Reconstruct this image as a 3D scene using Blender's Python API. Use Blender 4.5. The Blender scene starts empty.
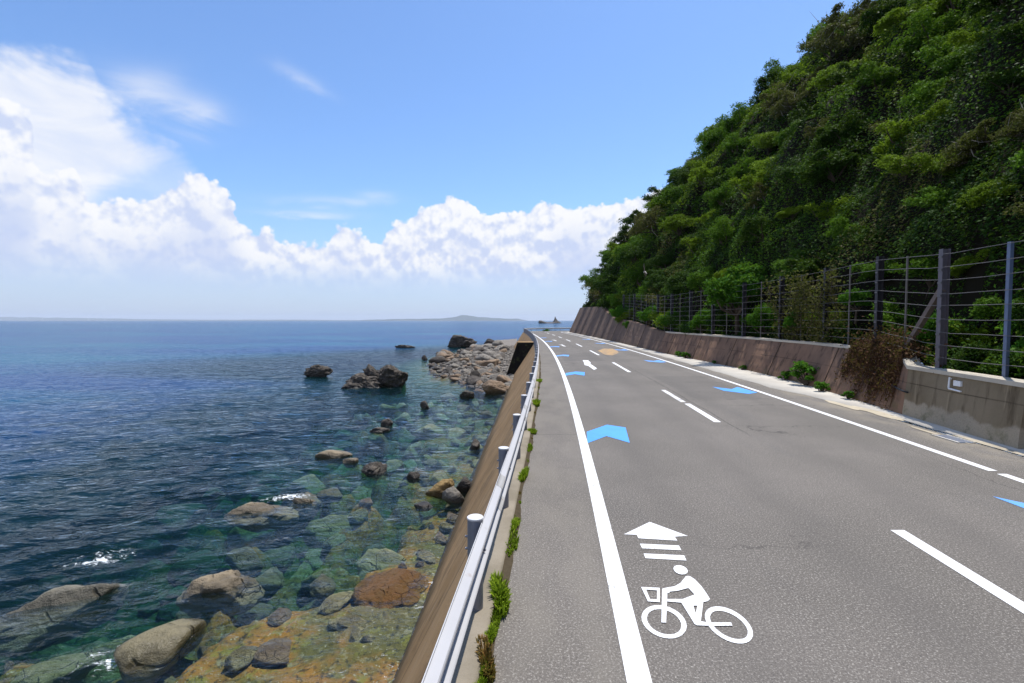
import bpy, bmesh, math, random
import numpy as np
from mathutils import Vector, Matrix

random.seed(7)
RNG = np.random.default_rng(7)
SC = bpy.context.scene
COL = SC.collection
EYE = 2.15                 # camera height above the road
SEA = -3.15                # water level
FOC = 500.0                # focal length in pixels of a 1024 px wide frame
PITCH = math.atan(21 / 500.0)

# ------------------------------------------------------------------ small helpers
def ground(px, py, z=0.0):
    """surveyed point: where the sight line through a photo pixel meets the level z"""
    dx, dy = (px - 512) / FOC, (341.5 - py) / FOC
    vy = math.cos(PITCH) + dy * math.sin(PITCH)
    vz = -math.sin(PITCH) + dy * math.cos(PITCH)
    t = (z - EYE) / vz
    return dx * t, vy * t

def vnoise(P, seed=0):
    P = np.asarray(P, dtype=np.float64)
    I = np.floor(P).astype(np.int64)
    F = P - I
    F = F * F * F * (F * (F * 6 - 15) + 10)
    def h(ix, iy, iz):
        n = (ix * 374761393 + iy * 668265263 + iz * 2147483647 + seed * 974634777) & 0xFFFFFFFF
        n = ((n ^ (n >> 13)) * 1274126177) & 0xFFFFFFFF
        n = ((n ^ (n >> 16)) * 2246822519) & 0xFFFFFFFF
        return ((n ^ (n >> 15)) & 0xFFFFFF) / float(0xFFFFFF)
    r = 0
    for cx in (0, 1):
        for cy in (0, 1):
            for cz in (0, 1):
                w = (F[..., 0] if cx else 1 - F[..., 0]) * (F[..., 1] if cy else 1 - F[..., 1]) * (F[..., 2] if cz else 1 - F[..., 2])
                r = r + w * h(I[..., 0] + cx, I[..., 1] + cy, I[..., 2] + cz)
    return r * 2 - 1

def fbm(P, octaves=4, seed=0, gain=0.5):
    P = np.asarray(P, dtype=np.float64)
    a, s, t = 1.0, 0, 0
    for o in range(octaves):
        s = s + a * vnoise(P * (2 ** o) + 17.3 * o, seed + o)
        t += a
        a *= gain
    return s / t

def xyz(x, y, z=0.0):
    x, y = np.broadcast_arrays(np.asarray(x, float), np.asarray(y, float))
    return np.stack([x, y, np.broadcast_to(np.asarray(z, float), x.shape)], -1)

def sstep(a, b, x):
    t = np.clip((np.asarray(x, float) - a) / (b - a), 0, 1)
    return t * t * (3 - 2 * t)

def tag(o, label=None, cat=None, group=None, kind=None):
    if label: o['label'] = label
    if cat: o['category'] = cat
    if group: o['group'] = group
    if kind: o['kind'] = kind
    return o

def worldloc(o):
    v = Vector((0, 0, 0))
    while o is not None:
        v = v + o.location
        o = o.parent
    return v

def mesh_data(name, V, F, mat=None, smooth=False):
    V = np.asarray(V, dtype=np.float32).reshape(-1, 3)
    me = bpy.data.meshes.new(name)
    if isinstance(F, np.ndarray):
        n, k = F.shape
        me.vertices.add(len(V)); me.vertices.foreach_set('co', V.ravel())
        me.loops.add(n * k); me.loops.foreach_set('vertex_index', F.astype(np.int32).ravel())
        me.polygons.add(n)
        me.polygons.foreach_set('loop_start', np.arange(0, n * k, k, dtype=np.int32))
        me.polygons.foreach_set('loop_total', np.full(n, k, dtype=np.int32))
        me.update(calc_edges=True)
        me.validate()
    else:
        me.from_pydata([tuple(map(float, v)) for v in V], [], [tuple(int(i) for i in f) for f in F])
        me.update()
    if smooth:
        me.polygons.foreach_set('use_smooth', [True] * len(me.polygons))
    if mat: me.materials.append(mat)
    return me

def link(name, me, parent=None, loc=None):
    o = bpy.data.objects.new(name, me)
    COL.objects.link(o)
    if parent is not None: o.parent = parent
    if loc is not None: o.location = loc
    return o

def obj(name, V, F, mat, parent=None, origin=(0, 0, 0), smooth=False):
    """V in world coordinates; stored relative to the parent's base or to origin"""
    V = np.asarray(V, dtype=float).reshape(-1, 3)
    if parent is not None:
        w = worldloc(parent)
        return link(name, mesh_data(name, V - np.array(w), F, mat, smooth), parent)
    return link(name, mesh_data(name, V - np.array(origin), F, mat, smooth), None, origin)

def empty(name, loc):
    o = bpy.data.objects.new(name, None)
    o.empty_display_size = 0.3
    COL.objects.link(o)
    o.location = loc
    return o

class MB:
    """collects simple solids into one mesh"""
    def __init__(s): s.V, s.F = [], []
    def add(s, V, F):
        b = len(s.V)
        s.V += [tuple(v) for v in V]
        s.F += [tuple(i + b for i in f) for f in F]
    def box(s, c, half, ax=None, ay=None, az=None):
        c = np.array(c, float)
        ax = np.array(ax if ax is not None else (1, 0, 0), float)
        ay = np.array(ay if ay is not None else (0, 1, 0), float)
        az = np.array(az if az is not None else (0, 0, 1), float)
        V = [c + ax * half[0] * i + ay * half[1] * j + az * half[2] * k for k in (-1, 1) for j in (-1, 1) for i in (-1, 1)]
        s.add(V, [(0, 2, 3, 1), (4, 5, 7, 6), (0, 1, 5, 4), (2, 6, 7, 3), (0, 4, 6, 2), (1, 3, 7, 5)])
    def tube(s, pts, radii, n=8, cap=True):
        pts = [np.array(p, float) for p in pts]
        if np.isscalar(radii): radii = [radii] * len(pts)
        rings = []
        u = None
        for i, p in enumerate(pts):
            t = pts[min(i + 1, len(pts) - 1)] - pts[max(i - 1, 0)]
            t = t / (np.linalg.norm(t) + 1e-9)
            if u is None:
                a = np.array((0, 0, 1.0)) if abs(t[2]) < 0.9 else np.array((1.0, 0, 0))
                u = np.cross(t, a)
            u = u - t * np.dot(u, t)
            u = u / (np.linalg.norm(u) + 1e-9)
            w = np.cross(t, u)
            rings.append([p + radii[i] * (math.cos(2 * math.pi * k / n) * u + math.sin(2 * math.pi * k / n) * w) for k in range(n)])
        V = [v for r in rings for v in r]
        F = []
        for i in range(len(pts) - 1):
            for k in range(n):
                k2 = (k + 1) % n
                F.append((i * n + k, i * n + k2, (i + 1) * n + k2, (i + 1) * n + k))
        if cap:
            F.append(tuple(range(n - 1, -1, -1)))
            F.append(tuple((len(pts) - 1) * n + k for k in range(n)))
        s.add(V, F)
    def build(s, name, mat, parent=None, origin=(0, 0, 0), smooth=False):
        return obj(name, np.array(s.V), s.F, mat, parent, origin, smooth)

def grid_faces(nr, nc):
    i = np.arange(nr - 1)[:, None] * nc + np.arange(nc - 1)[None, :]
    return np.stack([i, i + 1, i + nc + 1, i + nc], -1).reshape(-1, 4)

# ------------------------------------------------------------------ materials
def new_mat(name):
    m = bpy.data.materials.new(name)
    m.use_nodes = True
    nt = m.node_tree
    for n in list(nt.nodes): nt.nodes.remove(n)
    out = nt.nodes.new('ShaderNodeOutputMaterial')
    return m, nt, out

class S:
    """a socket with arithmetic"""
    nt = None
    def __init__(s, sock): s.k = sock
    @staticmethod
    def m(op, *a, clamp=False):
        n = S.nt.nodes.new('ShaderNodeMath'); n.operation = op; n.use_clamp = clamp
        for i, v in enumerate(a):
            if isinstance(v, S): S.nt.links.new(v.k, n.inputs[i])
            else: n.inputs[i].default_value = v
        return S(n.outputs[0])
    def __add__(s, o): return S.m('ADD', s, o)
    __radd__ = __add__
    def __sub__(s, o): return S.m('SUBTRACT', s, o)
    def __rsub__(s, o): return S.m('SUBTRACT', o, s)
    def __mul__(s, o): return S.m('MULTIPLY', s, o)
    __rmul__ = __mul__
    def __truediv__(s, o): return S.m('DIVIDE', s, o)
    def smooth(s, a, b):
        n = S.nt.nodes.new('ShaderNodeMapRange'); n.interpolation_type = 'SMOOTHSTEP'
        S.nt.links.new(s.k, n.inputs[0])
        for i, v in ((1, a), (2, b), (3, 0.0), (4, 1.0)): n.inputs[i].default_value = v
        return S(n.outputs[0])
    def lin(s, a, b, c=0.0, d=1.0):
        n = S.nt.nodes.new('ShaderNodeMapRange')
        S.nt.links.new(s.k, n.inputs[0])
        for i, v in ((1, a), (2, b), (3, c), (4, d)): n.inputs[i].default_value = v
        return S(n.outputs[0])

def coord(kind='Object'):
    return S(S.nt.nodes.new('ShaderNodeTexCoord').outputs[kind])

def vscale(v, sx, sy, sz, rot=None):
    n = S.nt.nodes.new('ShaderNodeMapping')
    S.nt.links.new(v.k, n.inputs['Vector'])
    n.inputs['Scale'].default_value = (sx, sy, sz)
    if rot: n.inputs['Rotation'].default_value = rot
    return S(n.outputs[0])

def noise(v, scale, detail=4, rough=0.55, dist=0.0):
    n = S.nt.nodes.new('ShaderNodeTexNoise')
    S.nt.links.new(v.k, n.inputs['Vector'])
    n.inputs['Scale'].default_value = scale
    n.inputs['Detail'].default_value = detail
    n.inputs['Roughness'].default_value = rough
    n.inputs['Distortion'].default_value = dist
    return S(n.outputs[0])

def voro(v, scale, feature='F1', smooth=None):
    n = S.nt.nodes.new('ShaderNodeTexVoronoi')
    n.feature = feature
    S.nt.links.new(v.k, n.inputs['Vector'])
    n.inputs['Scale'].default_value = scale
    if smooth is not None: n.inputs['Smoothness'].default_value = smooth
    return S(n.outputs['Distance'])

def mix(f, a, b):
    n = S.nt.nodes.new('ShaderNodeMix'); n.data_type = 'RGBA'
    for idx, v in ((0, f), (6, a), (7, b)):
        if isinstance(v, S): S.nt.links.new(v.k, n.inputs[idx])
        elif idx == 0: n.inputs[0].default_value = v
        else: n.inputs[idx].default_value = (*v, 1)
    return S(n.outputs[2])

def bump(h, strength=0.5, dist=0.02):
    n = S.nt.nodes.new('ShaderNodeBump')
    S.nt.links.new(h.k, n.inputs['Height'])
    n.inputs['Strength'].default_value = strength
    n.inputs['Distance'].default_value = dist
    return S(n.outputs[0])

def bsdf(color, rough=0.8, normal=None, spec=0.3, metal=0.0):
    n = S.nt.nodes.new('ShaderNodeBsdfPrincipled')
    if isinstance(color, S): S.nt.links.new(color.k, n.inputs['Base Color'])
    else: n.inputs['Base Color'].default_value = (*color, 1)
    if isinstance(rough, S): S.nt.links.new(rough.k, n.inputs['Roughness'])
    else: n.inputs['Roughness'].default_value = rough
    n.inputs['Specular IOR Level'].default_value = spec
    n.inputs['Metallic'].default_value = metal
    if normal: S.nt.links.new(normal.k, n.inputs['Normal'])
    return n

def attr(name):
    n = S.nt.nodes.new('ShaderNodeAttribute'); n.attribute_name = name
    return n

def mat_asphalt():
    m, nt, out = new_mat('asphalt'); S.nt = nt
    c = coord()
    grit = noise(c, 62, 3, 0.85)
    stone = voro(c, 58)
    big = noise(c, 0.35, 4, 0.6)
    mid = noise(vscale(c, 1.6, 0.28, 1), 1.0, 4, 0.6)
    base = mix(big.smooth(0.3, 0.7), (0.098, 0.088, 0.077), (0.130, 0.116, 0.103))
    base = mix(mid.smooth(0.52, 0.75) * 0.45, base, (0.088, 0.082, 0.077))
    base = mix(grit.smooth(0.50, 0.70) * 0.9, base, (0.38, 0.355, 0.32))
    base = mix((1 - stone.smooth(0.10, 0.42)) * 0.66, base, (0.055, 0.05, 0.048))
    # fine cracks in a few patches
    warp = noise(c, 2.2, 3)
    cell = S.nt.nodes.new('ShaderNodeTexVoronoi'); cell.feature = 'DISTANCE_TO_EDGE'
    add = S.nt.nodes.new('ShaderNodeVectorMath'); add.operation = 'ADD'
    S.nt.links.new(vscale(c, 0.20, 0.34, 1).k, add.inputs[0])
    wv = S.nt.nodes.new('ShaderNodeCombineXYZ')
    S.nt.links.new((warp * 0.35).k, wv.inputs[0]); S.nt.links.new((noise(c, 2.9, 4) * 0.28).k, wv.inputs[1])
    S.nt.links.new(wv.outputs[0], add.inputs[1]); S.nt.links.new(add.outputs[0], cell.inputs['Vector'])
    cell.inputs['Scale'].default_value = 1.0
    crack = (1 - S(cell.outputs['Distance']).smooth(0.0015, 0.0065)) * noise(c, 0.23, 3).smooth(0.50, 0.62)
    base = mix(crack * 0.75, base, (0.03, 0.028, 0.027))
    # lanes worn by tyres, joints and repairs, in road coordinates
    ru = S.nt.nodes.new('ShaderNodeSeparateXYZ'); S.nt.links.new(coord('UV').k, ru.inputs[0])
    off, run = S(ru.outputs[0]), S(ru.outputs[1])
    wobble = (noise(c, 0.5, 3) - 0.5) * 0.5
    def lane(x0, w):
        d = (off + wobble - x0) * (1 / w)
        return S.m('POWER', 2.718, d * d * -1.0)
    tyre = (lane(0.75, .28) + lane(2.15, .28) + lane(3.6, .28) + lane(5.0, .28)) * (noise(vscale(c, 1, .15, 1), 1.1, 3).smooth(.3, .65) * .6 + .3)
    base = mix(S.m('MINIMUM', tyre, 1.0) * 0.34, base, (0.085, 0.078, 0.072))
    shoulder = (1 - off.smooth(-0.25, 0.05)) * noise(vscale(c, 1, .4, 1), 2.0, 4).smooth(.35, .65)
    base = mix(shoulder * 0.35, base, (0.20, 0.18, 0.15))
    grit_r = off.smooth(5.9, 6.7) * noise(vscale(c, 1, .5, 1), 1.7, 5).smooth(.38, .62)
    base = mix(grit_r * 0.5, base, (0.26, 0.225, 0.17))
    jw = noise(c, 1.6, 5, .65) - 0.5
    def joint(s0, a, b, w, k):
        d = S.m('ABSOLUTE', run - s0 + jw * k)
        return (1 - d.smooth(w * .4, w)) * off.smooth(a - .05, a) * (1 - off.smooth(b - .3, b))
    def along(o0, a, b, w, k):
        d = S.m('ABSOLUTE', off - o0 + jw * k)
        return (1 - d.smooth(w * .4, w)) * run.smooth(a, a + 1) * (1 - run.smooth(b - 2, b))
    seam = joint(9.35, -1.0, 0.5, .016, .25) + joint(23.5, -1.0, 2.2, .03, .5) + joint(17.4, 3.2, 5.6, .022, .7) + joint(12.6, 3.3, 6.4, .018, 1.1) + along(3.15, 9, 34, .022, .20) + along(5.35, 4.5, 9, .014, .5) + joint(40, -1, 6, .05, .3)
    base = mix(S.m('MINIMUM', seam, 1.0) * 0.62, base, (0.028, 0.026, 0.025))
    pt = ((off - 4.4).smooth(-1.05, -.98) * (1 - (off - 4.4).smooth(.9, .97)) * run.smooth(13.6, 13.65) * (1 - run.smooth(19.2, 19.3)) + off.smooth(.35, .40) * (1 - off.smooth(2.5, 2.56)) * run.smooth(26.5, 26.6) * (1 - run.smooth(33, 33.1)))
    base = mix(pt * 0.28, base, (0.075, 0.070, 0.066))
    # dark stains
    st = noise(c, 1.25, 5, 0.6, 0.6).smooth(0.70, 0.78)
    base = mix(st * 0.4, base, (0.05, 0.047, 0.045))
    h = grit * 0.5 + stone
    n = bsdf(base, 0.86, bump(h, 0.22, 0.005), 0.25)
    nt.links.new(n.outputs[0], out.inputs[0])
    return m

def mat_paint(name, col, wear=0.60, edge=0.14, under=(0.13, 0.122, 0.112)):
    m, nt, out = new_mat(name); S.nt = nt
    c = coord()
    w = noise(c, 60, 4, 0.75) * 0.58 + noise(c, 2.2, 4, 0.65) * 0.42
    worn = w.smooth(wear, wear + edge)
    col2 = mix(noise(c, 1.6, 5, .7).smooth(0.40, 0.68) * 0.6, col, tuple(x * 0.80 for x in col))
    col2 = mix(noise(c, 95, 2, .8).smooth(.52, .75) * .35, col2, tuple(x * 0.62 for x in col))
    base = mix(worn, col2, under)
    n = bsdf(base, 0.7, bump(noise(c, 90, 3, 0.7), 0.35, 0.004), 0.3)
    nt.links.new(n.outputs[0], out.inputs[0])
    return m

def mat_concrete(name, c1, c2, stain, scale=1.0, streak=True, stain_amt=0.7, joints=None, pale=None):
    m, nt, out = new_mat(name); S.nt = nt
    c = coord()
    big = noise(c, 0.7 * scale, 5, 0.6)
    fine = noise(c, 28 * scale, 4, 0.7)
    base = mix(big.smooth(0.32, 0.68), c1, c2)
    if streak == 'wall':
        sp = S.nt.nodes.new('ShaderNodeSeparateXYZ'); S.nt.links.new(c.k, sp.inputs[0])
        blot = noise(c, 1.1, 6, 0.7, 0.5)
        base = mix(blot.smooth(0.50, 0.66) * stain_amt, base, stain)
        run_ = noise(vscale(c, 0.5, 3.2, 0.5), 1.0, 4, 0.6)
        base = mix(run_.smooth(0.55, 0.68) * 0.55, base, tuple(x * 0.8 for x in stain))
        base = mix(noise(vscale(c, .5, 3, .5), 1.7, 3).smooth(0.62, 0.70) * 0.4, base, (0.36, 0.28, 0.19))
        fr_ = S.m('ABSOLUTE', S.m('FRACT', S(sp.outputs[1]) * (1 / 4.7) + (noise(c, .7, 3) - .5) * .03) - 0.5).smooth(0.488, 0.497)
        base = mix(fr_ * .8, base, tuple(x * .35 for x in stain))
        seep = noise(vscale(c, .6, 1.0, .6), .9, 4, .6).smooth(.52, .62) * noise(c, 5, 4, .7).smooth(.4, .65)
        base = mix(seep * .6, base, tuple(x * .5 for x in stain))
        tide = 1 - (S(sp.outputs[2]) + (noise(c, 1.5, 4) - .5) * .5).smooth(SEA + .15, SEA + .85)
        base = mix(tide * 0.8, base, (0.045, 0.032, 0.014))
    elif streak:
        st = noise(vscale(c, 2.6, 2.6, 0.22), 1.5 * scale, 5, 0.65)
        base = mix(st.smooth(0.48, 0.70) * stain_amt, base, stain)
        st2 = noise(vscale(c, 4.0, 4.0, 0.3), 1.9 * scale, 4, 0.6)
        base = mix(st2.smooth(0.56, 0.72) * stain_amt * 0.6, base, tuple(x * 1.5 for x in c2))
    base = mix(fine.smooth(0.55, 0.8) * 0.35, base, tuple(x * 0.55 for x in c1))
    if pale:
        sep = S.nt.nodes.new('ShaderNodeSeparateXYZ'); S.nt.links.new(c.k, sep.inputs[0])
        zz = S(sep.outputs[2]) + (noise(vscale(c, 1, 1, 0.5), 1.6, 4) - 0.5) * 0.75
        base = mix(1 - zz.smooth(pale[0] - 0.05, pale[0] + 0.05), base, mix(fine.smooth(0.4, 0.7), pale[1], tuple(x * 0.8 for x in pale[1])))
    if streak is True:
        sl_ = S.nt.nodes.new('ShaderNodeSeparateXYZ'); S.nt.links.new(c.k, sl_.inputs[0]); zl = S(sl_.outputs[2])
        jt = 1 - S.m('ABSOLUTE', zl - 0.74 + (noise(c, .8, 3) - .5) * .06).smooth(0.004, 0.02)
        base = mix(jt * noise(c, .6, 3).smooth(.4, .55) * .6, base, tuple(x * .5 for x in stain))
        ms = (1 - zl.smooth(.02, .45)) * noise(c, 2.4, 5, .7).smooth(.5, .66)
        base = mix(ms * .6, base, (0.075, 0.085, 0.03))
    h = fine * 0.5 + big
    n = bsdf(base, 0.9, bump(h, 0.55, 0.02), 0.2)
    nt.links.new(n.outputs[0], out.inputs[0])
    return m

def mat_plain(name, col, rough=0.5, metal=0.0, spec=0.4, var=0.25, scale=6.0, dark=None, dark_amt=0.0):
    m, nt, out = new_mat(name); S.nt = nt
    c = coord()
    nz = noise(c, scale, 5, 0.62)
    base = mix(nz.smooth(0.3, 0.72) * var, col, tuple(x * 0.55 for x in col))
    if dark:
        base = mix(noise(c, scale * 2.3, 5, 0.7).smooth(0.58, 0.70) * dark_amt, base, dark)
    n = bsdf(base, rough, bump(noise(c, scale * 9, 3), 0.15, 0.004), spec, metal)
    nt.links.new(n.outputs[0], out.inputs[0])
    return m

def mat_leaf(name, c1, c2, c3, trans=0.35, rough=0.6, spec=0.04):
    m, nt, out = new_mat(name); S.nt = nt
    g = S.nt.nodes.new('ShaderNodeNewGeometry')
    rnd = S(g.outputs['Random Per Island'])
    oi = S.nt.nodes.new('ShaderNodeObjectInfo')
    c = coord()
    base = mix(rnd.lin(0, 1), tuple(x * .7 for x in c1), tuple(x * 1.2 for x in c2))
    patch = noise(c, 0.9, 3)
    base = mix(patch.smooth(0.45, 0.7) * 0.7, base, c3)
    base = mix(S(oi.outputs['Random']).lin(0, 1, 0.0, 0.5), base, tuple(x * 0.5 for x in c1))
    d = bsdf(base, rough, None, spec)
    t = S.nt.nodes.new('ShaderNodeBsdfTranslucent')
    tc = mix(0.5, base, (0.10, 0.16, 0.012))
    S.nt.links.new(tc.k, t.inputs[0])
    mx = S.nt.nodes.new('ShaderNodeMixShader'); mx.inputs[0].default_value = trans
    nt.links.new(d.outputs[0], mx.inputs[1]); nt.links.new(t.outputs[0], mx.inputs[2])
    nt.links.new(mx.outputs[0], out.inputs[0])
    return m

def mat_rock(name, c1, c2, c3, scale=1.0, band=True, rough=0.85):
    m, nt, out = new_mat(name); S.nt = nt
    c = coord()
    a = noise(c, 1.3 * scale, 6, 0.65)
    b = noise(vscale(c, 1, 1, 3.0, (0.5, 0.3, 0)), 2.4 * scale, 6, 0.68)
    f = noise(c, 14 * scale, 5, 0.75)
    base = mix(a.smooth(0.33, 0.66), c1, c2)
    base = mix(b.smooth(0.5, 0.68) * 0.8, base, c3)
    base = mix(f.smooth(0.52, 0.78) * 0.5, base, tuple(x * 0.4 for x in c1))
    oi = S.nt.nodes.new('ShaderNodeObjectInfo')
    base = mix(S(oi.outputs['Random']).lin(0, 1, 0.0, 0.45), base, tuple(x * 0.5 for x in c2))
    base = mix(noise(c, 34 * scale, 4, .8).smooth(.5, .75) * .4, base, tuple(min(1, x * 1.5) for x in c3))
    cr = S.nt.nodes.new('ShaderNodeTexVoronoi'); cr.feature = 'DISTANCE_TO_EDGE'; cr.inputs['Scale'].default_value = 1.5 * scale
    S.nt.links.new(vscale(c, 1, 1, 1.6, (.4, .2, 0)).k, cr.inputs['Vector'])
    crk = (1 - S(cr.outputs['Distance']).smooth(0.004, 0.035)) * noise(c, 1.9 * scale, 3).smooth(.46, .6)
    base = mix(crk * .75, base, tuple(x * .25 for x in c1))
    gp = S.nt.nodes.new('ShaderNodeNewGeometry'); sz = S.nt.nodes.new('ShaderNodeSeparateXYZ'); S.nt.links.new(gp.outputs['Position'], sz.inputs[0])
    wet = 1 - (S(sz.outputs[2]) + (noise(c, 2.5, 4) - .5) * .30).smooth(SEA + .10, SEA + .24)
    under = 1 - S(sz.outputs[2]).smooth(SEA - .12, SEA - .02)
    base = mix(wet * (1 - under) * 0.72, base, tuple(x * .28 for x in c1))
    rough = wet * -0.4 + rough
    h = a * 1.5 + b + f * 0.45 - crk * 0.8
    n = bsdf(base, rough, bump(h, 1.0, 0.09), 0.35)
    nt.links.new(n.outputs[0], out.inputs[0])
    return m

M = {}
M['asphalt'] = mat_asphalt()
M['white'] = mat_paint('white road paint', (0.70, 0.70, 0.705), 0.548, .10)
M['white_worn'] = mat_paint('worn white road paint', (0.66, 0.65, 0.64), 0.49, 0.14)
M['blue'] = mat_paint('blue road paint', (0.075, 0.30, 0.78), 0.58)
M['blue_worn'] = mat_paint('faded blue road paint', (0.11, 0.32, 0.74), 0.50, 0.2)
M['orange'] = mat_paint('faded orange road paint', (0.50, 0.30, 0.11), 0.42, 0.18)
M['gutter'] = mat_concrete('pale gutter concrete', (0.44, 0.40, 0.34), (0.52, 0.48, 0.41), (0.25, 0.22, 0.18), 1.2, False)
M['sand'] = mat_concrete('blown sand', (0.46, 0.40, 0.30), (0.36, 0.31, 0.23), (0.25, 0.22, 0.18), 2.0, False)
M['kerb'] = mat_concrete('weathered kerb concrete', (0.17, 0.145, 0.105), (0.25, 0.215, 0.165), (0.12, 0.10, 0.08), 2.0, False)
M['seawall'] = mat_concrete('brown stained sea wall', (0.215, 0.130, 0.056), (0.29, 0.185, 0.090), (0.105, 0.064, 0.030), 0.8, 'wall', 0.55)
M['shadewall'] = mat_concrete('shade black wall end', (0.020, 0.016, 0.013), (0.012, 0.010, 0.009), (0.006, 0.006, 0.005), 0.8, True, 0.6)  # shade on the bastion's end face, put into the concrete colour
M['redwall'] = mat_concrete('reddish weathered wall', (0.245, 0.145, 0.092), (0.165, 0.098, 0.066), (0.058, 0.038, 0.027), 0.9, True, 0.9)
M['farwall'] = mat_concrete('grey brown tall wall', (0.165, 0.108, 0.078), (0.12, 0.078, 0.057), (0.052, 0.037, 0.030), 0.8, True, 0.85)
M['greywall'] = mat_concrete('grey stained concrete', (0.165, 0.128, 0.080), (0.24, 0.19, 0.125), (0.070, 0.050, 0.029), 1.1, True, 0.85, pale=(0.34, (0.36, 0.305, 0.225)))
M['coping'] = mat_concrete('pale wall coping', (0.52, 0.47, 0.38), (0.42, 0.37, 0.30), (0.2, 0.17, 0.14), 2.5, False)
M['rail'] = mat_plain('white guardrail paint', (0.43, 0.43, 0.445), 0.55, 0.0, 0.3, 0.16, 2.0, (0.22, 0.13, 0.07), 0.35)
M['rail_old'] = mat_plain('scuffed guardrail splice', (0.37, 0.365, 0.36), 0.6, 0.0, 0.3, 0.3, 5.0, (0.20, 0.11, 0.06), 0.6)
M['postgrey'] = mat_plain('grey galvanised post', (0.22, 0.225, 0.26), 0.45, 0.35, 0.5, 0.35, 9.0, (0.22, 0.13, 0.08), 0.3)
M['cap'] = mat_plain('white post cap', (0.55, 0.55, 0.56), 0.5, 0.0, 0.4, 0.15, 8.0)
M['darkpost'] = mat_plain('dark fence steel', (0.030, 0.026, 0.030), 0.5, 0.3, 0.4, 0.4, 5.0, (0.12, 0.06, 0.04), 0.4)
M['palepost'] = mat_plain('pale blue galvanised steel', (0.13, 0.17, 0.27), 0.45, 0.3, 0.5, 0.3, 6.0)
M['greypost'] = mat_plain('grey fence steel', (0.12, 0.105, 0.12), 0.5, 0.2, 0.5, 0.35, 5.0, (0.16, 0.08, 0.05), 0.4)
M['thinpost'] = mat_plain('rusty grey thin post', (0.15, 0.13, 0.11), 0.6, 0.1, 0.3, 0.4, 5.0, (0.22, 0.12, 0.06), 0.6)
M['strut'] = mat_plain('brown grey brace', (0.16, 0.125, 0.11), 0.7, 0.0, 0.2, 0.5, 5.0, (0.07, 0.05, 0.04), 0.5)
M['cable'] = mat_plain('galvanised wire rope', (0.13, 0.12, 0.12), 0.5, 0.3, 0.5, 0.3, 8.0)
M['black'] = mat_plain('black rubber', (0.015, 0.015, 0.017), 0.6, 0.0, 0.3, 0.2)
M['white_metal'] = mat_plain('white painted metal', (0.78, 0.78, 0.78), 0.45, 0.0, 0.5, 0.2, 14.0)
M['grate'] = mat_plain('blue grey drain cover', (0.26, 0.31, 0.40), 0.5, 0.3, 0.5, 0.4, 9.0)
M['soil'] = mat_plain('dark hillside soil', (0.014, 0.012, 0.007), 0.95, 0.0, 0.05, 0.5, 0.8, (0.008, 0.012, 0.004), 0.8)
M['dirt'] = mat_plain('dark dirt and dead moss', (0.07, 0.055, 0.035), 0.95, 0.0, 0.05, 0.6, 14.0, (0.03, 0.035, 0.012), 0.8)
M['bark'] = mat_plain('bark', (0.085, 0.065, 0.048), 0.9, 0.0, 0.1, 0.5, 6.0)
M['deadwood'] = mat_plain('bleached dead wood', (0.36, 0.32, 0.28), 0.8, 0.0, 0.2, 0.4, 6.0)
M['leaf_dark'] = mat_leaf('dark evergreen leaves', (0.016, 0.046, 0.007), (0.046, 0.105, 0.013), (0.026, 0.068, 0.010), 0.25)
M['leaf_mid'] = mat_leaf('mid green leaves', (0.046, 0.125, 0.010), (0.115, 0.245, 0.018), (0.075, 0.175, 0.013), 0.34)
M['leaf_yellow'] = mat_leaf('yellow green leaves', (0.105, 0.19, 0.010), (0.24, 0.36, 0.022), (0.15, 0.25, 0.014), 0.36)
M['leaf_olive'] = mat_leaf('olive dry leaves', (0.0720, 0.0792, 0.0216), (0.1380, 0.1260, 0.0408), (0.1020, 0.0816, 0.0336), 0.28)
M['leaf_bright'] = mat_leaf('bright green leaves', (0.0460, 0.1610, 0.0138), (0.0978, 0.2645, 0.0230), (0.0690, 0.2070, 0.0172), 0.45)
M['leaf_dry'] = mat_leaf('dry brown leaves', (0.095, 0.045, 0.024), (0.15, 0.075, 0.040), (0.07, 0.032, 0.02), 0.25)
M['grass'] = mat_leaf('verge grass blades', (0.17, 0.28, 0.012), (0.30, 0.40, 0.03), (0.24, 0.34, 0.02), 0.45)
M['grass_dry'] = mat_leaf('dry verge grass', (0.23, 0.17, 0.05), (0.30, 0.15, 0.05), (0.2, 0.18, 0.05), 0.3)
M['rock_dark'] = mat_rock('dark shore rock', (0.036, 0.031, 0.026), (0.075, 0.061, 0.048), (0.21, 0.175, 0.14), 0.9)
M['rock_black'] = mat_rock('black wet rock', (0.045, 0.038, 0.033), (0.085, 0.07, 0.058), (0.16, 0.135, 0.11), 0.9)
M['rock_pale'] = mat_rock('pale beach boulder', (0.17, 0.15, 0.125), (0.29, 0.26, 0.22), (0.085, 0.072, 0.057), 1.4)
M['rock_brown'] = mat_rock('brown beach boulder', (0.20, 0.135, 0.085), (0.28, 0.20, 0.13), (0.13, 0.09, 0.06), 1.1)
M['rock_orange'] = mat_rock('orange weed', (0.30, 0.125, 0.018), (0.22, 0.13, 0.02), (0.12, 0.07, 0.015), 2.2)
M['rock_tan'] = mat_rock('tan sea rock', (0.24, 0.19, 0.12), (0.34, 0.27, 0.18), (0.17, 0.13, 0.08), 1.1)
M['rock_ochre'] = mat_rock('ochre weed covered rock', (0.20, 0.13, 0.045), (0.30, 0.20, 0.085), (0.11, 0.085, 0.03), 1.3)
M['rock_olive'] = mat_rock('smooth olive wave washed rock', (0.165, 0.138, 0.072), (0.21, 0.178, 0.098), (0.12, 0.10, 0.052), 0.5, True, 0.5)
M['rock_grey'] = mat_rock('grey green sea rock', (0.17, 0.155, 0.115), (0.23, 0.205, 0.15), (0.11, 0.10, 0.07), 0.8, True, 0.6)
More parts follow.
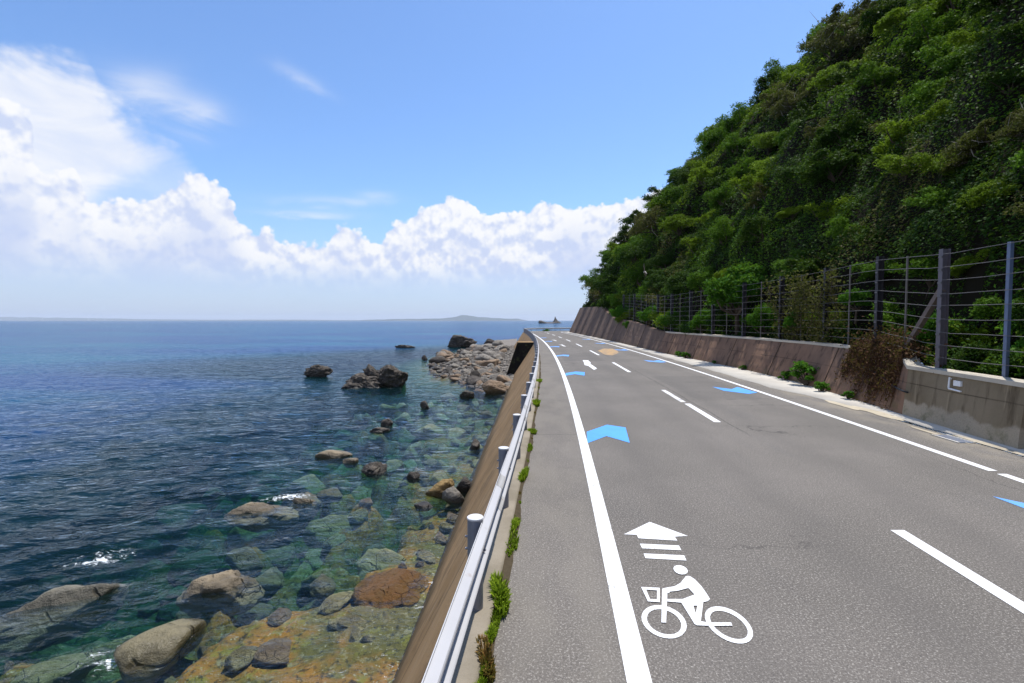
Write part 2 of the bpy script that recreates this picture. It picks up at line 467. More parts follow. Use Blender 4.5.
M['rock_sub'] = mat_rock('underwater boulder', (0.25, 0.205, 0.085), (0.40, 0.33, 0.18), (0.14, 0.14, 0.05), 1.3)
M['island'] = mat_plain('distant wooded island', (0.035, 0.05, 0.035), 0.95, 0.0, 0.0, 0.4, 0.003)

# ------------------------------------------------------------------ the line of the road
CO = (0.4876, 0.09634, -9.5178e-4, 2.4963e-6)
def XL(d): return CO[0] + CO[1] * d + CO[2] * d ** 2 + CO[3] * d ** 3
def dXL(d): return CO[1] + 2 * CO[2] * d + 3 * CO[3] * d ** 2
S0, RAD, TURN = 91.0, 12.0, 1.72
_t = np.array((dXL(S0), 1.0)); _t /= np.linalg.norm(_t)
_r = np.array((_t[1], -_t[0]))
_cen = np.array((XL(S0), S0)) + _r * RAD
def frame(s):
    """point on the left edge line at distance s, tangent, right-hand normal"""
    if s <= S0:
        t = np.array((dXL(s) if s > -2 else dXL(-2), 1.0)); t /= np.linalg.norm(t)
        p = np.array((XL(s) if s > -2 else XL(-2) + dXL(-2) * (s + 2), s))
    else:
        a = min((s - S0) / RAD, TURN)
        c, q = math.cos(a), math.sin(a)
        t = np.array((_t[0] * c + _t[1] * q, -_t[0] * q + _t[1] * c))
        r = np.array((t[1], -t[0]))
        p = _cen - r * RAD + t * max(0, s - S0 - TURN * RAD)
    return p, t, np.array((t[1], -t[0]))
def at(s, off, z=0.0):
    p, t, n = frame(s)
    if s <= S0: n = (1.0, 0.0)
    return (p[0] + n[0] * off, p[1] + n[1] * off, z)
S_END = S0 + TURN * RAD + 45

def stations(a, b, step0=0.5, grow=0.02):
    out = [a]; s = a
    while s < b - 1e-6:
        s = min(b, s + max(step0, step0 + max(0, s) * grow))
        if s > S0 - 6 and s - out[-1] > 0.9: s = out[-1] + 0.9
        out.append(min(s, b))
    return out

def strip(name, ss, offs, mat, parent=None, origin=(0, 0, 0)):
    """a sheet along the road: offs = list of (offset, z), each a number or a function of s"""
    V = []
    for s in ss:
        for o, z in offs:
            V.append(at(s, o(s) if callable(o) else o, z(s) if callable(z) else z))
    return obj(name, V, grid_faces(len(ss), len(offs)), mat, parent, origin)

# foot and height of the roadside retaining walls
_fs = [-20, 8.2, 11.3, 12.1, 14.5, 17.5, 22.5, 28, 33, 38, 60, 90, 150]
_fo = [7.1, 7.2, 7.42, 7.5, 7.72, 7.98, 7.92, 7.5, 7.15, 7.08, 7.1, 7.15, 7.2]
_hs = [-20, 8.2, 11.3, 12.4, 20, 33, 36, 46, 57, 60, 64, 69, 88, 150]
_hh = [1.08, 1.08, 1.10, 1.36, 1.36, 1.36, 1.43, 2.05, 2.5, 2.75, 3.4, 4.1, 4.45, 4.5]
def foot(s): return float(np.interp(s, _fs, _fo))
def wallh(s): return float(np.interp(s, _hs, _hh))
def batter(s): return float(np.interp(s, [11.3, 12.3, 60, 64], [0.10, 0.42, 0.42, 0.45]))
def walltop(s): return foot(s) + batter(s) * wallh(s)

# ------------------------------------------------------------------ road, markings, gutter, kerb
ss = stations(-14, S_END, 0.6, 0.02)
road = strip('road', ss, [(-0.965, 0), (0.0, 0.0), (2.85, 0.0), (5.75, 0.0), (6.9, -0.004)], M['asphalt'])
uv = road.data.uv_layers.new(name='road')
_co = np.array([(o_, s_) for s_ in ss for o_ in (-0.965, 0.0, 2.85, 5.75, 6.9)])
_li = np.empty(len(road.data.loops), dtype=np.int32); road.data.loops.foreach_get('vertex_index', _li)
uv.data.foreach_set('uv', _co[_li].astype(np.float32).ravel())
tag(road, kind='structure')
PZ = 0.0045
def on_road(off): return PZ
def ribbon(name, a, b, off, w, mat, lift=0.0):
    return strip(name, stations(a, b, 0.4, 0.015), [(off - w / 2, on_road(off - w / 2) + lift), (off + w / 2, on_road(off + w / 2) + lift)], mat, road)
ribbon('edge_line', -12, S_END, 0.0, 0.150, M['white'])
ribbon('edge_line', -12, 6.92, 5.75, 0.135, M['white'])
ribbon('edge_line', 7.06, S_END, 5.75, 0.135, M['white'])
for k in range(-1, 12):
    a = 0.24 + 10.25 * k
    oc = float(np.interp(a, [0, 5, 15, 25], [3.0, 3.0, 2.86, 2.76]))
    if k == 1:
        ribbon('centre_dash', a, a + 2.35, oc + 0.03, 0.145, M['white'])
        ribbon('centre_dash', a + 2.6, a + 4.9, oc + 0.0, 0.14, M['white_worn'])
    else:
        ribbon('centre_dash', a, a + 4.8, oc, 0.14, M['white'])

def flat_poly(polys, holes=(), z=0.0):
    """polygons (lists of x, y) filled as flat sheets"""
    bm = bmesh.new()
    for pl in polys:
        vs = [bm.verts.new((x, y, z)) for x, y in pl]
        es = [bm.edges.new((vs[i], vs[(i + 1) % len(vs)])) for i in range(len(vs))]
    for loop in holes:
        vs = [bm.verts.new((x, y, z)) for x, y in loop]
        for i in range(len(vs)): bm.edges.new((vs[i], vs[(i + 1) % len(vs)]))
    bmesh.ops.triangle_fill(bm, use_beauty=True, use_dissolve=False, edges=bm.edges[:])
    for f in bm.faces:
        if f.normal.z < 0: f.normal_flip()
    return bm

def marking(name, parts, mat, z):
    """parts: list of (outline, [holes]) in ground coordinates, one mesh"""
    V, F = [], []
    for outline, holes in parts:
        bm = flat_poly([outline], holes, z)
        bm.verts.index_update()
        b = len(V)
        V += [tuple(v.co) for v in bm.verts]
        F += [tuple(v.index + b for v in f.verts) for f in bm.faces]
        bm.free()
    return obj(name, V, F, mat, road)

# the bicycle pictogram, digitised in plan (metres)
def plan(pts, ox, oy, sc): return [ground(ox + a / sc, oy + b / sc) for a, b in pts]
def B(pts): return plan(pts, 635, 560, 7.592)
def ell(cx, cy, a, b, ang, n=28):
    ca, sa = math.cos(ang), math.sin(ang)
    return [(cx + a * math.cos(t) * ca - b * math.sin(t) * sa, cy + a * math.cos(t) * sa + b * math.sin(t) * ca) for t in np.linspace(0, 2 * math.pi, n, endpoint=False)]
bike = [
    (B(ell(346, 80, 56, 33, 0.30)), []),                                                   # head
    (B([(388, 126), (415, 127), (455, 152), (505, 205), (545, 262), (570, 303), (552, 318), (518, 326), (500, 470), (548, 480), (730, 480), (740, 505),
        (598, 507), (470, 502), (452, 492), (352, 330), (243, 320), (236, 482), (200, 480), (206, 224), (225, 218), (300, 205), (345, 180)]),
     [B([(262, 256), (262, 246), (330, 238), (405, 218), (452, 268), (362, 302), (244, 302), (245, 258)]),
      B([(443, 352), (474, 352), (461, 412)])]),
    (B([(46, 210), (188, 217), (188, 326), (98, 320)]), [B([(84, 230), (168, 236), (166, 304), (114, 302)])]),   # basket
]
fw = (B(ell(221, 473, 178, 118, 0.36)), [B(ell(221, 473, 136, 88, 0.38))])
rw = (B(ell(713, 497, 203, 112, 0.54)), [B(ell(713, 497, 160, 82, 0.54))])
marking('bicycle_symbol', bike, M['white'], 0.0065)
marking('bicycle_wheel_marking', [fw], M['white'], 0.0040)
marking('bicycle_wheel_marking', [rw], M['white'], 0.0040)
def A5(pts): return plan(pts, 570, 500, 4.267)
marking('arrow_marking', [(A5([(340, 95), (503, 155), (447, 158), (458, 175), (292, 165), (285, 150), (230, 148)]), [])], M['white'], 0.0045)
marking('arrow_bar', [(A5([(298, 188), (465, 196), (475, 216), (308, 208)]), [])], M['white'], 0.0045)
marking('arrow_bar', [(A5([(314, 230), (487, 238), (497, 260), (322, 250)]), [])], M['white'], 0.0045)

def chevron(s, off, w, depth, rev, mat):
    d = -1 if rev else 1
    pts = [(-.47, -.50), (-.41, .08), (.13, .50), (.53, .33), (.40, -.48), (-.01, -.15)]
    out = []
    for a, b in (pts if not rev else [(x, -y) for x, y in pts][::-1]):
        q = at(s + b * depth, off + a * w)
        out.append((q[0], q[1]))
    return marking('chevron_marking', [(out, [])], mat, 0.0042)
for i, s in enumerate((9.45, 20.2, 30.6, 41, 51.5, 62)):
    o = chevron(s, 0.47, 0.86, 1.55, False, M['blue'] if i < 2 else M['blue_worn'])
for i, s in enumerate((5.25, 15.35, 26.3, 36.5, 47, 57)):
    o = chevron(s, 5.27 if i == 0 else 5.12, 0.92, 1.55, True, M['blue_worn'] if i != 1 else M['blue'])
def A4(pts): return plan(pts, 480, 300, 6.383)
aw = A4([(655, 384), (690, 385), (708, 402), (703, 407), (747, 437), (728, 447), (692, 421), (668, 416), (664, 400)])
marking('arrow_marking', [(aw, [])], M['white'], 0.0045)
for s, sc in ((43, 0.9), (54, 0.9)):
    q = [at(s + b, 1.35 + a) for a, b in ((-.34, 1.4), (.1, 1.5), (.02, .9), (.12, -1.6), (-.08, -1.6), (-.14, .6))]
    marking('arrow_marking', [([(x, y) for x, y, _ in q], [])], M['white_worn'], 0.0045)
marking('orange_patch', [(plan([(262, 140), (290, 130), (330, 131), (352, 140), (358, 150), (330, 161), (292, 157), (275, 146)], 540, 320, 4.555), [])], M['orange'], 0.0042)

# pale concrete gutter along the wall foot, raised a little
def g_in(s): return float(np.interp(s, [-20, 9, 11, 13, 16, 30, 40, 150], [6.98, 7.0, 7.1, 6.95, 6.50, 6.42, 6.4, 6.4]))
gut = strip('gutter', stations(-14, S_END, 0.5, 0.02), [(lambda s: g_in(s) + 0.05 * math.sin(s * 2.3), -0.004), (lambda s: g_in(s) + 0.05 * math.sin(s * 2.3), 0.006), (lambda s: foot(s) + 0.25, 0.02)], M['gutter'])
tag(gut, kind='structure')
# drifted sand at the foot of the wall, one object
V, F = [], []
for (s, o, L, w, seed) in ((11.6, 7.05, 1.0, 0.20, 1), (9.4, 6.72, 0.8, 0.05, 2), (8.3, 7.02, 1.0, 0.10, 3), (12.6, 6.85, 0.8, 0.14, 4), (10.2, 7.22, 1.2, .07, 5), (6.4, 7.0, 1.3, .12, 6)):
    n = 40
    b = len(V)
    ctr = at(s, o, 0.011)
    V.append(ctr)
    for k in range(n):
        a = 2 * math.pi * k / n
        r = 1 + 0.35 * float(fbm(np.array([[math.cos(a) * 2 + seed * 9, math.sin(a) * 2, seed]]), 3)[0])
        V.append(at(s + L * r * math.cos(a), o + w * r * math.sin(a), 0.0065))
    for k in range(n): F.append((b, b + 1 + k, b + 1 + (k + 1) % n))
tag(obj('sand', V, F, M['sand']), kind='stuff')
# concrete kerb under the guardrail
kerb = strip('kerb', stations(-14, S_END, 0.5, 0.02), [(-0.955, -0.05), (-0.96, 0.03), (-0.985, 0.045), (-1.20, 0.045), (-1.215, 0.03), (-1.215, -0.3)], M['kerb'])
tag(kerb, kind='structure')
# dirt gathered in the seam between kerb and asphalt
V, sl = [], stations(-6, 90, 0.12, 0.004)
for s in sl:
    w = 0.035 + 0.06 * max(0, float(fbm(np.array([[s * 1.7, 3.3, 0]]), 3, 8)[0]) + .25)
    V += [at(s, -0.975, 0.012), at(s, -0.95, 0.016), at(s, -0.955 + w, 0.003)]
tag(obj('dirt', V, grid_faces(len(sl), 3), M['dirt']), kind='stuff')

# drain cover by the wall
def drain():
    DS, DO = 9.0, 6.72
    c = at(DS, DO, 0)
    r = empty('drain_cover', (c[0], c[1], 0.0))
    _, t, n = frame(DS)
    t3, n3 = (t[0], t[1], 0), (n[0], n[1], 0)
    b = MB(); b.box((c[0], c[1], 0.004), (0.12, 0.30, 0.007), n3, t3); b.build('plate', M['grate'], r)
    g = MB()
    for k in range(8):
        q = at(DS - 0.26 + k * 0.074, DO, 0.0135)
        g.box(q, (0.095, 0.014, 0.0035), n3, t3)
    g.build('slot_bars', M['postgrey'], r)
    f = MB()
    for sgn in (-1, 1):
        q = at(DS, DO + sgn * 0.138, 0.005); f.box(q, (0.016, 0.32, 0.012), n3, t3)
    f.build('frame', M['gutter'], r)
    tag(r, 'blue grey metal drain cover set in the road edge below the grey concrete wall', 'drain cover')
drain()

# ------------------------------------------------------------------ retaining walls on the right
def wall(name, a, b, mat, label, cap=None, block=2.0, step=0.5):
    o = at(a, foot(a), 0)
    r = empty(name, (o[0], o[1], 0))
    s_list = list(np.arange(a, b, step)) + [b]
    V = []
    jit = lambda s, k: 0.006 * float(fbm(np.array([[s * 0.9, k * 3.1, 4.2]]), 3)[0])
    for s in s_list:
        h, f, bt = wallh(s), foot(s), batter(s)
        g = 0.0
        for k in range(7):
            z = -0.08 + (h + 0.08) * k / 6
            V.append(at(s, f + bt * max(z, 0) + 2.0 * jit(s, k), z + (jit(s, k + 9) if k == 6 else 0)))
        V.append(at(s, f + bt * h + 0.34, h + jit(s, 12)))
        V.append(at(s, f + bt * h + 0.38, -0.2))
    nc = 9
    F = [tuple(f) for f in grid_faces(len(s_list), nc)[:, ::-1]]
    F.append(tuple(range(nc))); F.append(tuple((len(s_list) - 1) * nc + k for k in range(nc - 1, -1, -1)))
    obj('wall_face', V, F, mat, r)
    if cap:
        C = []
        for s in s_list:
            h, f, bt = wallh(s), foot(s), batter(s)
            e = f + bt * h
            j = jit(s, 20) * 2
            for q in ((e - 0.035 + j, h - 0.045), (e - 0.035 + j, h + 0.035), (e + 0.30, h + 0.04), (e + 0.30, h - 0.03)):
                C.append(at(s, q[0], q[1]))
        F = [tuple(f) for f in grid_faces(len(s_list), 4)[:, ::-1]]
        F.append((0, 1, 2, 3)); F.append(tuple((len(s_list) - 1) * 4 + k for k in (3, 2, 1, 0)))
        obj('coping', C, F, cap, r)
    # vertical construction joints as slim recess strips
    J = MB()
    s = a + block
    while s < b - 0.5:
        h, f, bt = wallh(s), foot(s), batter(s)
        p0, p1 = np.array(at(s, f - 0.004, 0.0)), np.array(at(s, f + bt * (h - 0.06) - 0.004, h - 0.06))
        _, t, n = frame(s)
        ax = np.array((t[0], t[1], 0)); az = (p1 - p0) / np.linalg.norm(p1 - p0); ay = np.cross(az, ax)
        J.box((p0 + p1) / 2, (0.006, 0.016, np.linalg.norm(p1 - p0) / 2), ax, ay, az)
        s += block
    if J.V: J.build('joint', M['bark'], r)
    tag(r, label, 'wall')
    return r
wall('retaining_wall', 8.25, 11.3, M['greywall'], 'low grey stained concrete wall with pale top edge and white bracket at right', M['coping'], 9)
wall('retaining_wall', 11.305, 34.0, M['redwall'], 'long low reddish brown sloping wall below the wire fence', M['coping'], 4.1)
wall('retaining_wall', 34.0, S_END, M['farwall'], 'tall grey brown battered wall at the far bend under the trees', None, 6.2)
# another length of the low wall, behind a gap, runs on past the right edge of the view
def near_wall():
    o = at(7.9, 7.35, 0)
    r = empty('retaining_wall', (o[0], o[1], 0))
    V = []
    sl = list(np.arange(-8, 7.9, 0.5)) + [7.95]
    for s in sl:
        for q, z in ((7.42, -0.08), (7.53, 1.08), (7.85, 1.08), (7.88, -0.2)): V.append(at(s, q, z))
    F = [tuple(f) for f in grid_faces(len(sl), 4)[:, ::-1]]
    F.append((0, 1, 2, 3)); F.append(tuple((len(sl) - 1) * 4 + k for k in (3, 2, 1, 0)))
    obj('wall_face', V, F, M['redwall'], r)
    tag(r, 'short end of a reddish wall beyond the gap at the right edge of the photo', 'wall')
near_wall()

# white bracket with a plate on the grey wall
def bracket():
    s = 9.78
    f, bt = foot(s), batter(s)
    def W(ds, z): return np.array(at(s + ds, f + bt * z - 0.035, z))
    r = empty('wall_bracket', tuple(W(0, 0.72)))
    b = MB()
    b.tube([W(0.155, 1.02), W(0.15, 0.82), W(0.14, 0.795), W(-0.15, 0.775)], 0.017, 8)
    b.tube([W(0.155, 0.99), np.array(at(s + .155, f + bt + 0.03, 0.99))], 0.014, 6)
    b.tube([W(-0.14, 0.775), np.array(at(s - .14, f + bt * .775 + 0.03, 0.775))], 0.014, 6)
    b.build('bracket_frame', M['white_metal'], r)
    p = MB()
    _, t, n = frame(s)
    p.box(W(-0.06, 0.92), (0.085, 0.02, 0.05), (t[0], t[1], 0), (n[0], n[1], 0))
    p.build('plate', M['white_metal'], r)
    tag(r, 'white metal bracket with small plate fixed to the grey concrete wall', 'bracket')
bracket()

def hose():
    pts = []
    for k in range(14):
        u = k / 13
        s = 13.6 - 2.45 * u
        z = 0.86 - 0.34 * u + 0.03 * math.sin(u * 7)
        pts.append(at(s, foot(s) + batter(s) * z - 0.05, z))
    b = MB(); b.tube(pts, 0.022, 7)
    o = b.build('hose', M['black'], None, pts[0], True)
    tag(o, 'thin black hose slanting across the wall below the brown creeper', 'hose')
hose()

# ------------------------------------------------------------------ guardrail along the sea side
def guardrail():
    o = at(3.59, -1.09, 0.05)
    r = empty('guardrail', o)
    zc = 0.545
    prof = [(.142, .0), (.130, .0), (.116, .022), (.100, .046), (.090, .050), (.076, .050), (.064, .045), (.022, .006), (.005, .0), (-.064, .0), (-.076, .004),
            (-.100, .034), (-.108, .040), (-.116, .040), (-.122, .034), (-.134, .004), (-.142, .0)]
    full = [(-1.035 + d, zc + z) for z, d in prof] + [(-1.035 + d - 0.005, zc + z) for z, d in prof[::-1]]
    n = len(full)
    sl = stations(-6, S_END, 0.5, 0.012)
    V = [at(s, q, z) for s in sl for q, z in full]
    F = []
    for i in range(len(sl) - 1):
        for k in range(n):
            F.append((i * n + k, (i + 1) * n + k, (i + 1) * n + (k + 1) % n, i * n + (k + 1) % n))
    beam = obj('beam', V, F, M['rail'], r, smooth=False)
    for s in [3.59 - 3.98 + 1.0 + 3.98 * k for k in range(9)]:
        V = [at(s + ds, q + .0035, z) for ds in (-.16, .16) for q, z in full[:len(prof)]]
        obj('splice', V, grid_faces(2, len(prof)), M['rail_old'], r)
    mpost = mcap = mbolt = None
    s = 3.59 - 3.98 * 2
    first = True
    while s < S0 + TURN * RAD + 30:
        p = np.array(at(s, -1.09, 0.05)); _, t, nn = frame(s)
        if first:
            b = MB(); b.tube([p + (0, 0, -.05), p + (0, 0, .655)], 0.057, 20)
            post = b.build('post', M['postgrey'], r)
            c = MB(); c.tube([p + (0, 0, .655), p + (0, 0, .660), p + (0, 0, .668), p + (0, 0, .671)], [0.057, 0.060, 0.060, 0.056], 24)
            cap = c.build('cap', M['cap'], post)
            k = MB()
            k.box(p + (nn[0] * .060, nn[1] * .060, .475), (0.006, 0.032, 0.09), (nn[0], nn[1], 0), (t[0], t[1], 0))
            for dz in (.43, .52):
                k.tube([p + (-nn[0] * .075, -nn[1] * .075, dz), p + (nn[0] * .08, nn[1] * .08, dz)], 0.009, 8)
            br = k.build('bracket', M['postgrey'], post)
            kb = MB(); kb.tube([p + (nn[0] * .050, nn[1] * .050, .482), p + (nn[0] * .066, nn[1] * .066, .482), p + (nn[0] * .071, nn[1] * .071, .482)], [.017, .016, .008], 10)
            bo = kb.build('bolt', M['postgrey'], post)
            base = p
            for q in (post,): q.data.transform(Matrix.Translation(-Vector(p - np.array(worldloc(r))))); q.location = Vector(p - np.array(worldloc(r)))
            for q in (cap, br, bo): q.data.transform(Matrix.Translation(-Vector(p - np.array(o))))
            first = False
        else:
            a = math.atan2(t[0], t[1])
            c2 = post.copy(); COL.objects.link(c2); c2.parent = r
            c2.location = Vector(p) - worldloc(r); c2.rotation_euler = (0, 0, -a)
            for ch in (cap, br, bo):
                d = ch.copy(); COL.objects.link(d); d.parent = c2
        s += 1.99
    tag(r, 'white steel guardrail on round grey posts along the sea side of the road', 'guardrail')
guardrail()

# ------------------------------------------------------------------ sea wall
def sea_wall():
    r = empty('sea_wall', at(20, -1.36, 0))
    base = lambda s: float(np.interp(s, [-10, 7, 14, 22, 44, 200], [-2.75, -2.86, -3.08, -3.28, -3.27, -3.3]))
    def ribs(sl, top, ztop, bot, seed):
        V = []
        for s in sl:
            b, tp = bot(s), top
            for k in range(13):
                u = k / 12
                z = ztop + (-4.3 - ztop) * u
                f = (ztop - z) / (ztop - SEA)
                j = 0.015 * float(fbm(np.array([[s * 0.6, z * 1.1, seed]]), 3)[0])
                V.append(at(s, tp + (b - tp) * f + j, z))
        return V, grid_faces(len(sl), 13)
    sl = stations(-12, S_END, 0.4, 0.006)
    V, F = ribs(sl, -1.21, 0.025, base, 3.0)
    obj('wall_face', V, F, M['seawall'], r, smooth=True)
    # the wall steps out at a bastion and runs on
    sl2 = list(np.arange(44.2, 46.6, 0.3))
    b2 = lambda s: -3.78
    V, F = ribs(sl2, -2.62, 0.22, b2, 8.0)
    V = list(V); F = [tuple(f) for f in F]
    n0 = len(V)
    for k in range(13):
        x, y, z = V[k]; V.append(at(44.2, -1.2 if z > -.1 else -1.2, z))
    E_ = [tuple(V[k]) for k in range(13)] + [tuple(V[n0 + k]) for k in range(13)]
    obj('bastion_end', [(a_, b_ - .01, c_) for a_, b_, c_ in E_], [(k, k + 1, 13 + k + 1, 13 + k) for k in range(12)], M['shadewall'], r)  # end face turned from the sun, its shade painted near black
    n1 = len(V)
    for i, s in enumerate(sl2): V += [at(s, -2.62, 0.22), at(s, -1.19, 0.22)]
    for i in range(len(sl2) - 1): F.append((n1 + 2 * i, n1 + 2 * i + 1, n1 + 2 * i + 3, n1 + 2 * i + 2))
    obj('bastion', V, F, M['seawall'], r)
    tag(r, 'sloping brown stained concrete sea wall between the road and the water', 'sea wall')
sea_wall()

# ------------------------------------------------------------------ rockfall fence on the right wall
def fence():
    def fo(s): return float(np.interp(s, [1, 9, 10.7, 14, 17.5, 22.5, 28, 33, 38], [7.70, 7.72, 7.80, 8.55, 8.84, 8.76, 8.34, 7.99, 7.96])) if s < 38 else walltop(s) + 0.26
    def wallh(s): return float(np.interp(s, [-20, 9, 10.7, 14, 33, 36, 46, 57], [1.08, 1.08, 1.10, 1.36, 1.36, 1.43, 2.05, 2.5]))
    o = at(10.6, fo(10.6), 1.08)
    r = empty('rockfall_fence', o)
    H = 2.55
    posts = [10.72, 13.9, 17.0, 20.2, 23.6, 27.0, 30.2, 33.6, 37.2, 41.0, 46.5, 52.0]
    for i, s in enumerate(posts):
        q = np.array(at(s, fo(s), 0)); z0 = wallh(s) - 0.1
        _, t, n = frame(s)
        t3, n3 = np.array((t[0], t[1], 0)), np.array((n[0], n[1], 0))
        b = MB()                                                       # H section
        hw = 0.07
        m = M['greypost'] if i == 0 else M['darkpost']
        b.box(q + (0, 0, z0 + (H + .12) / 2), (0.006, hw - .012, (H + .12) / 2), t3, n3)
        for sg in (-1, 1): b.box(q + n3 * sg * hw + (0, 0, z0 + (H + .12) / 2), (0.058, 0.008, (H + .12) / 2), t3, n3)
        p = b.build('post', m, r)
        if i == 0: p['label'] = 'lighter grey post carrying the slanting brace'
        for k in range(9):
            c = MB(); c.box(q - n3 * (hw + 0.016) + (0, 0, z0 + 0.12 + H * (k + .5) / 9.3 + .05), (0.05, 0.008, 0.02), t3, n3)
            c.build('cable_clamp', M['cable'], p)
    thin = [9.16, 12.35, 15.5, 18.7, 22.0, 25.4, 28.7, 32, 35.4, 39, 43.5, 49]
    for i, s in enumerate(thin):
        q = np.array(at(s, fo(s) + (0.0 if i else 0.05), 0)); z0 = wallh(s) - 0.05
        b = MB(); b.box(q + (0, 0, z0 + H / 2), (0.036 if i == 0 else 0.022, 0.03 if i == 0 else 0.014, H / 2), (frame(s)[1][0], frame(s)[1][1], 0), (frame(s)[2][0], frame(s)[2][1], 0))
        p = b.build('thin_post', M['palepost'] if i == 0 else M['thinpost'], r)
        if i == 0: p['label'] = 'pale blue galvanised thin post'
    for k in range(9):
        pts = []
        for s in np.arange(1.0, 52.1, 0.85):
            z = wallh(s) + 0.12 + H * (k + .5) / 9.3 + 0.006 * math.sin(s * 3.1 + k * 2) + 0.02 * float(vnoise(np.array([[s * .4, k * 5.5, 0]]), 3)[0])
            pts.append(at(s, fo(s) - 0.105, z))
        b = MB(); b.tube(pts, 0.0065, 5); b.build('cable', M['cable'], r)
    a, c = np.array(at(10.72, fo(10.7) - 0.02, 3.03 - 0.2)), np.array(at(12.95, fo(12.9) + 0.06, 0.95))
    b = MB(); d = (c - a) / np.linalg.norm(c - a); n3 = np.array((*frame(11)[2], 0)); ay = np.cross(d, n3)
    b.box((a + c) / 2, (0.055, 0.05, np.linalg.norm(c - a) / 2), n3, ay / np.linalg.norm(ay), d)
    b.build('brace', M['strut'], r)
    tag(r, 'tall rockfall fence of dark posts and horizontal wire cables on the wall top', 'fence')
fence()

# ------------------------------------------------------------------ hill
Y_END = 93.6
def top_line(Y):
    """x of the wall top's back edge at a given y, and its height"""
    Y = np.asarray(Y, float)
    s = np.minimum(Y, S0)
    x = XL(s) + np.array([walltop(v) for v in s.ravel()]).reshape(s.shape) + 0.42
    r = RAD - (foot(95) + 0.45 * 4.45 + 0.42)
    e = np.clip(Y - S0, 0, r)
    x = np.where(Y > S0, _cen[0] - np.sqrt(np.maximum(r * r - e * e, 0.0)), x)
    return x, np.array([wallh(v) for v in s.ravel()]).reshape(s.shape)
_TY = np.linspace(-30, Y_END + 3, 2500)
_TX, _TZ = top_line(_TY)
def hill_z(Y, dX, rough=True):
    Y, dX = np.asarray(Y, float), np.asarray(dX, float)
    x0, z0 = np.interp(Y, _TY, _TX), np.interp(Y, _TY, _TZ)
    X = x0 + dX
    back = np.where(Y < 12, 0.9, 0.55)
    u = np.maximum(dX - back - 0.5, 0)
    h = 2.2 * sstep(back, back + 0.75, dX) + 0.91 * u + 4.2 * (1 - np.exp(-u / 6))
    end = 1.0 + 2.5 * np.maximum(Y_END + 1.4 - Y, 0)
    k = 5.0
    h2 = -k * np.log(np.exp(-h / k) + np.exp(-end / k))
    h2 = np.maximum(h2, 0.0)
    if rough:
        amp = sstep(0.4, 5, dX) * sstep(0.0, 8.0, Y_END - Y + 2.0)
        P = xyz(Y * 0.9 + X * 0.5, X - Y * 0.3, 0)
        gul = fbm(P * np.array([1 / 15.0, 1 / 34.0, 1]), 2, 5)
        lum = fbm(xyz(X, Y, 0) / 5.5, 3, 9) + 1.5 * np.abs(fbm(xyz(X, Y, 0) / 3.0, 2, 13))
        h2 = h2 + amp * (3.6 * gul + 1.5 * lum)
    return X, z0 - 0.06 + np.maximum(h2, 0)
ys = np.concatenate([np.arange(-16, 40, 0.5), np.arange(40, Y_END + 0.01, 0.6)])
ds = np.concatenate([np.arange(0, 3, 0.15), np.arange(3, 20, 0.5), np.arange(20, 92, 1.0)])
YY, DD = np.meshgrid(ys, ds, indexing='ij')
XX, ZZ = hill_z(YY, DD)
hill = obj('hill', np.stack([XX, YY, ZZ], -1).reshape(-1, 3), grid_faces(*YY.shape)[:, ::-1], M['soil'], smooth=True)
tag(hill, kind='structure')

def leaf_quads(C, Nrm, size, seed=1, aspect=0.55, jitter=0.8):
    rg = np.random.default_rng(seed)
    n = len(C)
    Nn = Nrm + jitter * rg.normal(size=(n, 3))
    Nn /= np.linalg.norm(Nn, axis=1, keepdims=True) + 1e-9
    A = np.cross(Nn, rg.normal(size=(n, 3))); A /= np.linalg.norm(A, axis=1, keepdims=True) + 1e-9
    Bv = np.cross(Nn, A)
    sz = (size * rg.uniform(0.65, 1.35, n))[:, None]
    A, Bv = A * sz * 0.5, Bv * sz * 0.5 * aspect
    sag = Nn * sz * 0.10
    V = np.stack([C - A - sag, C + Bv, C + A - sag, C - Bv], 1).reshape(-1, 3)
    return V, np.arange(4 * n).reshape(n, 4)

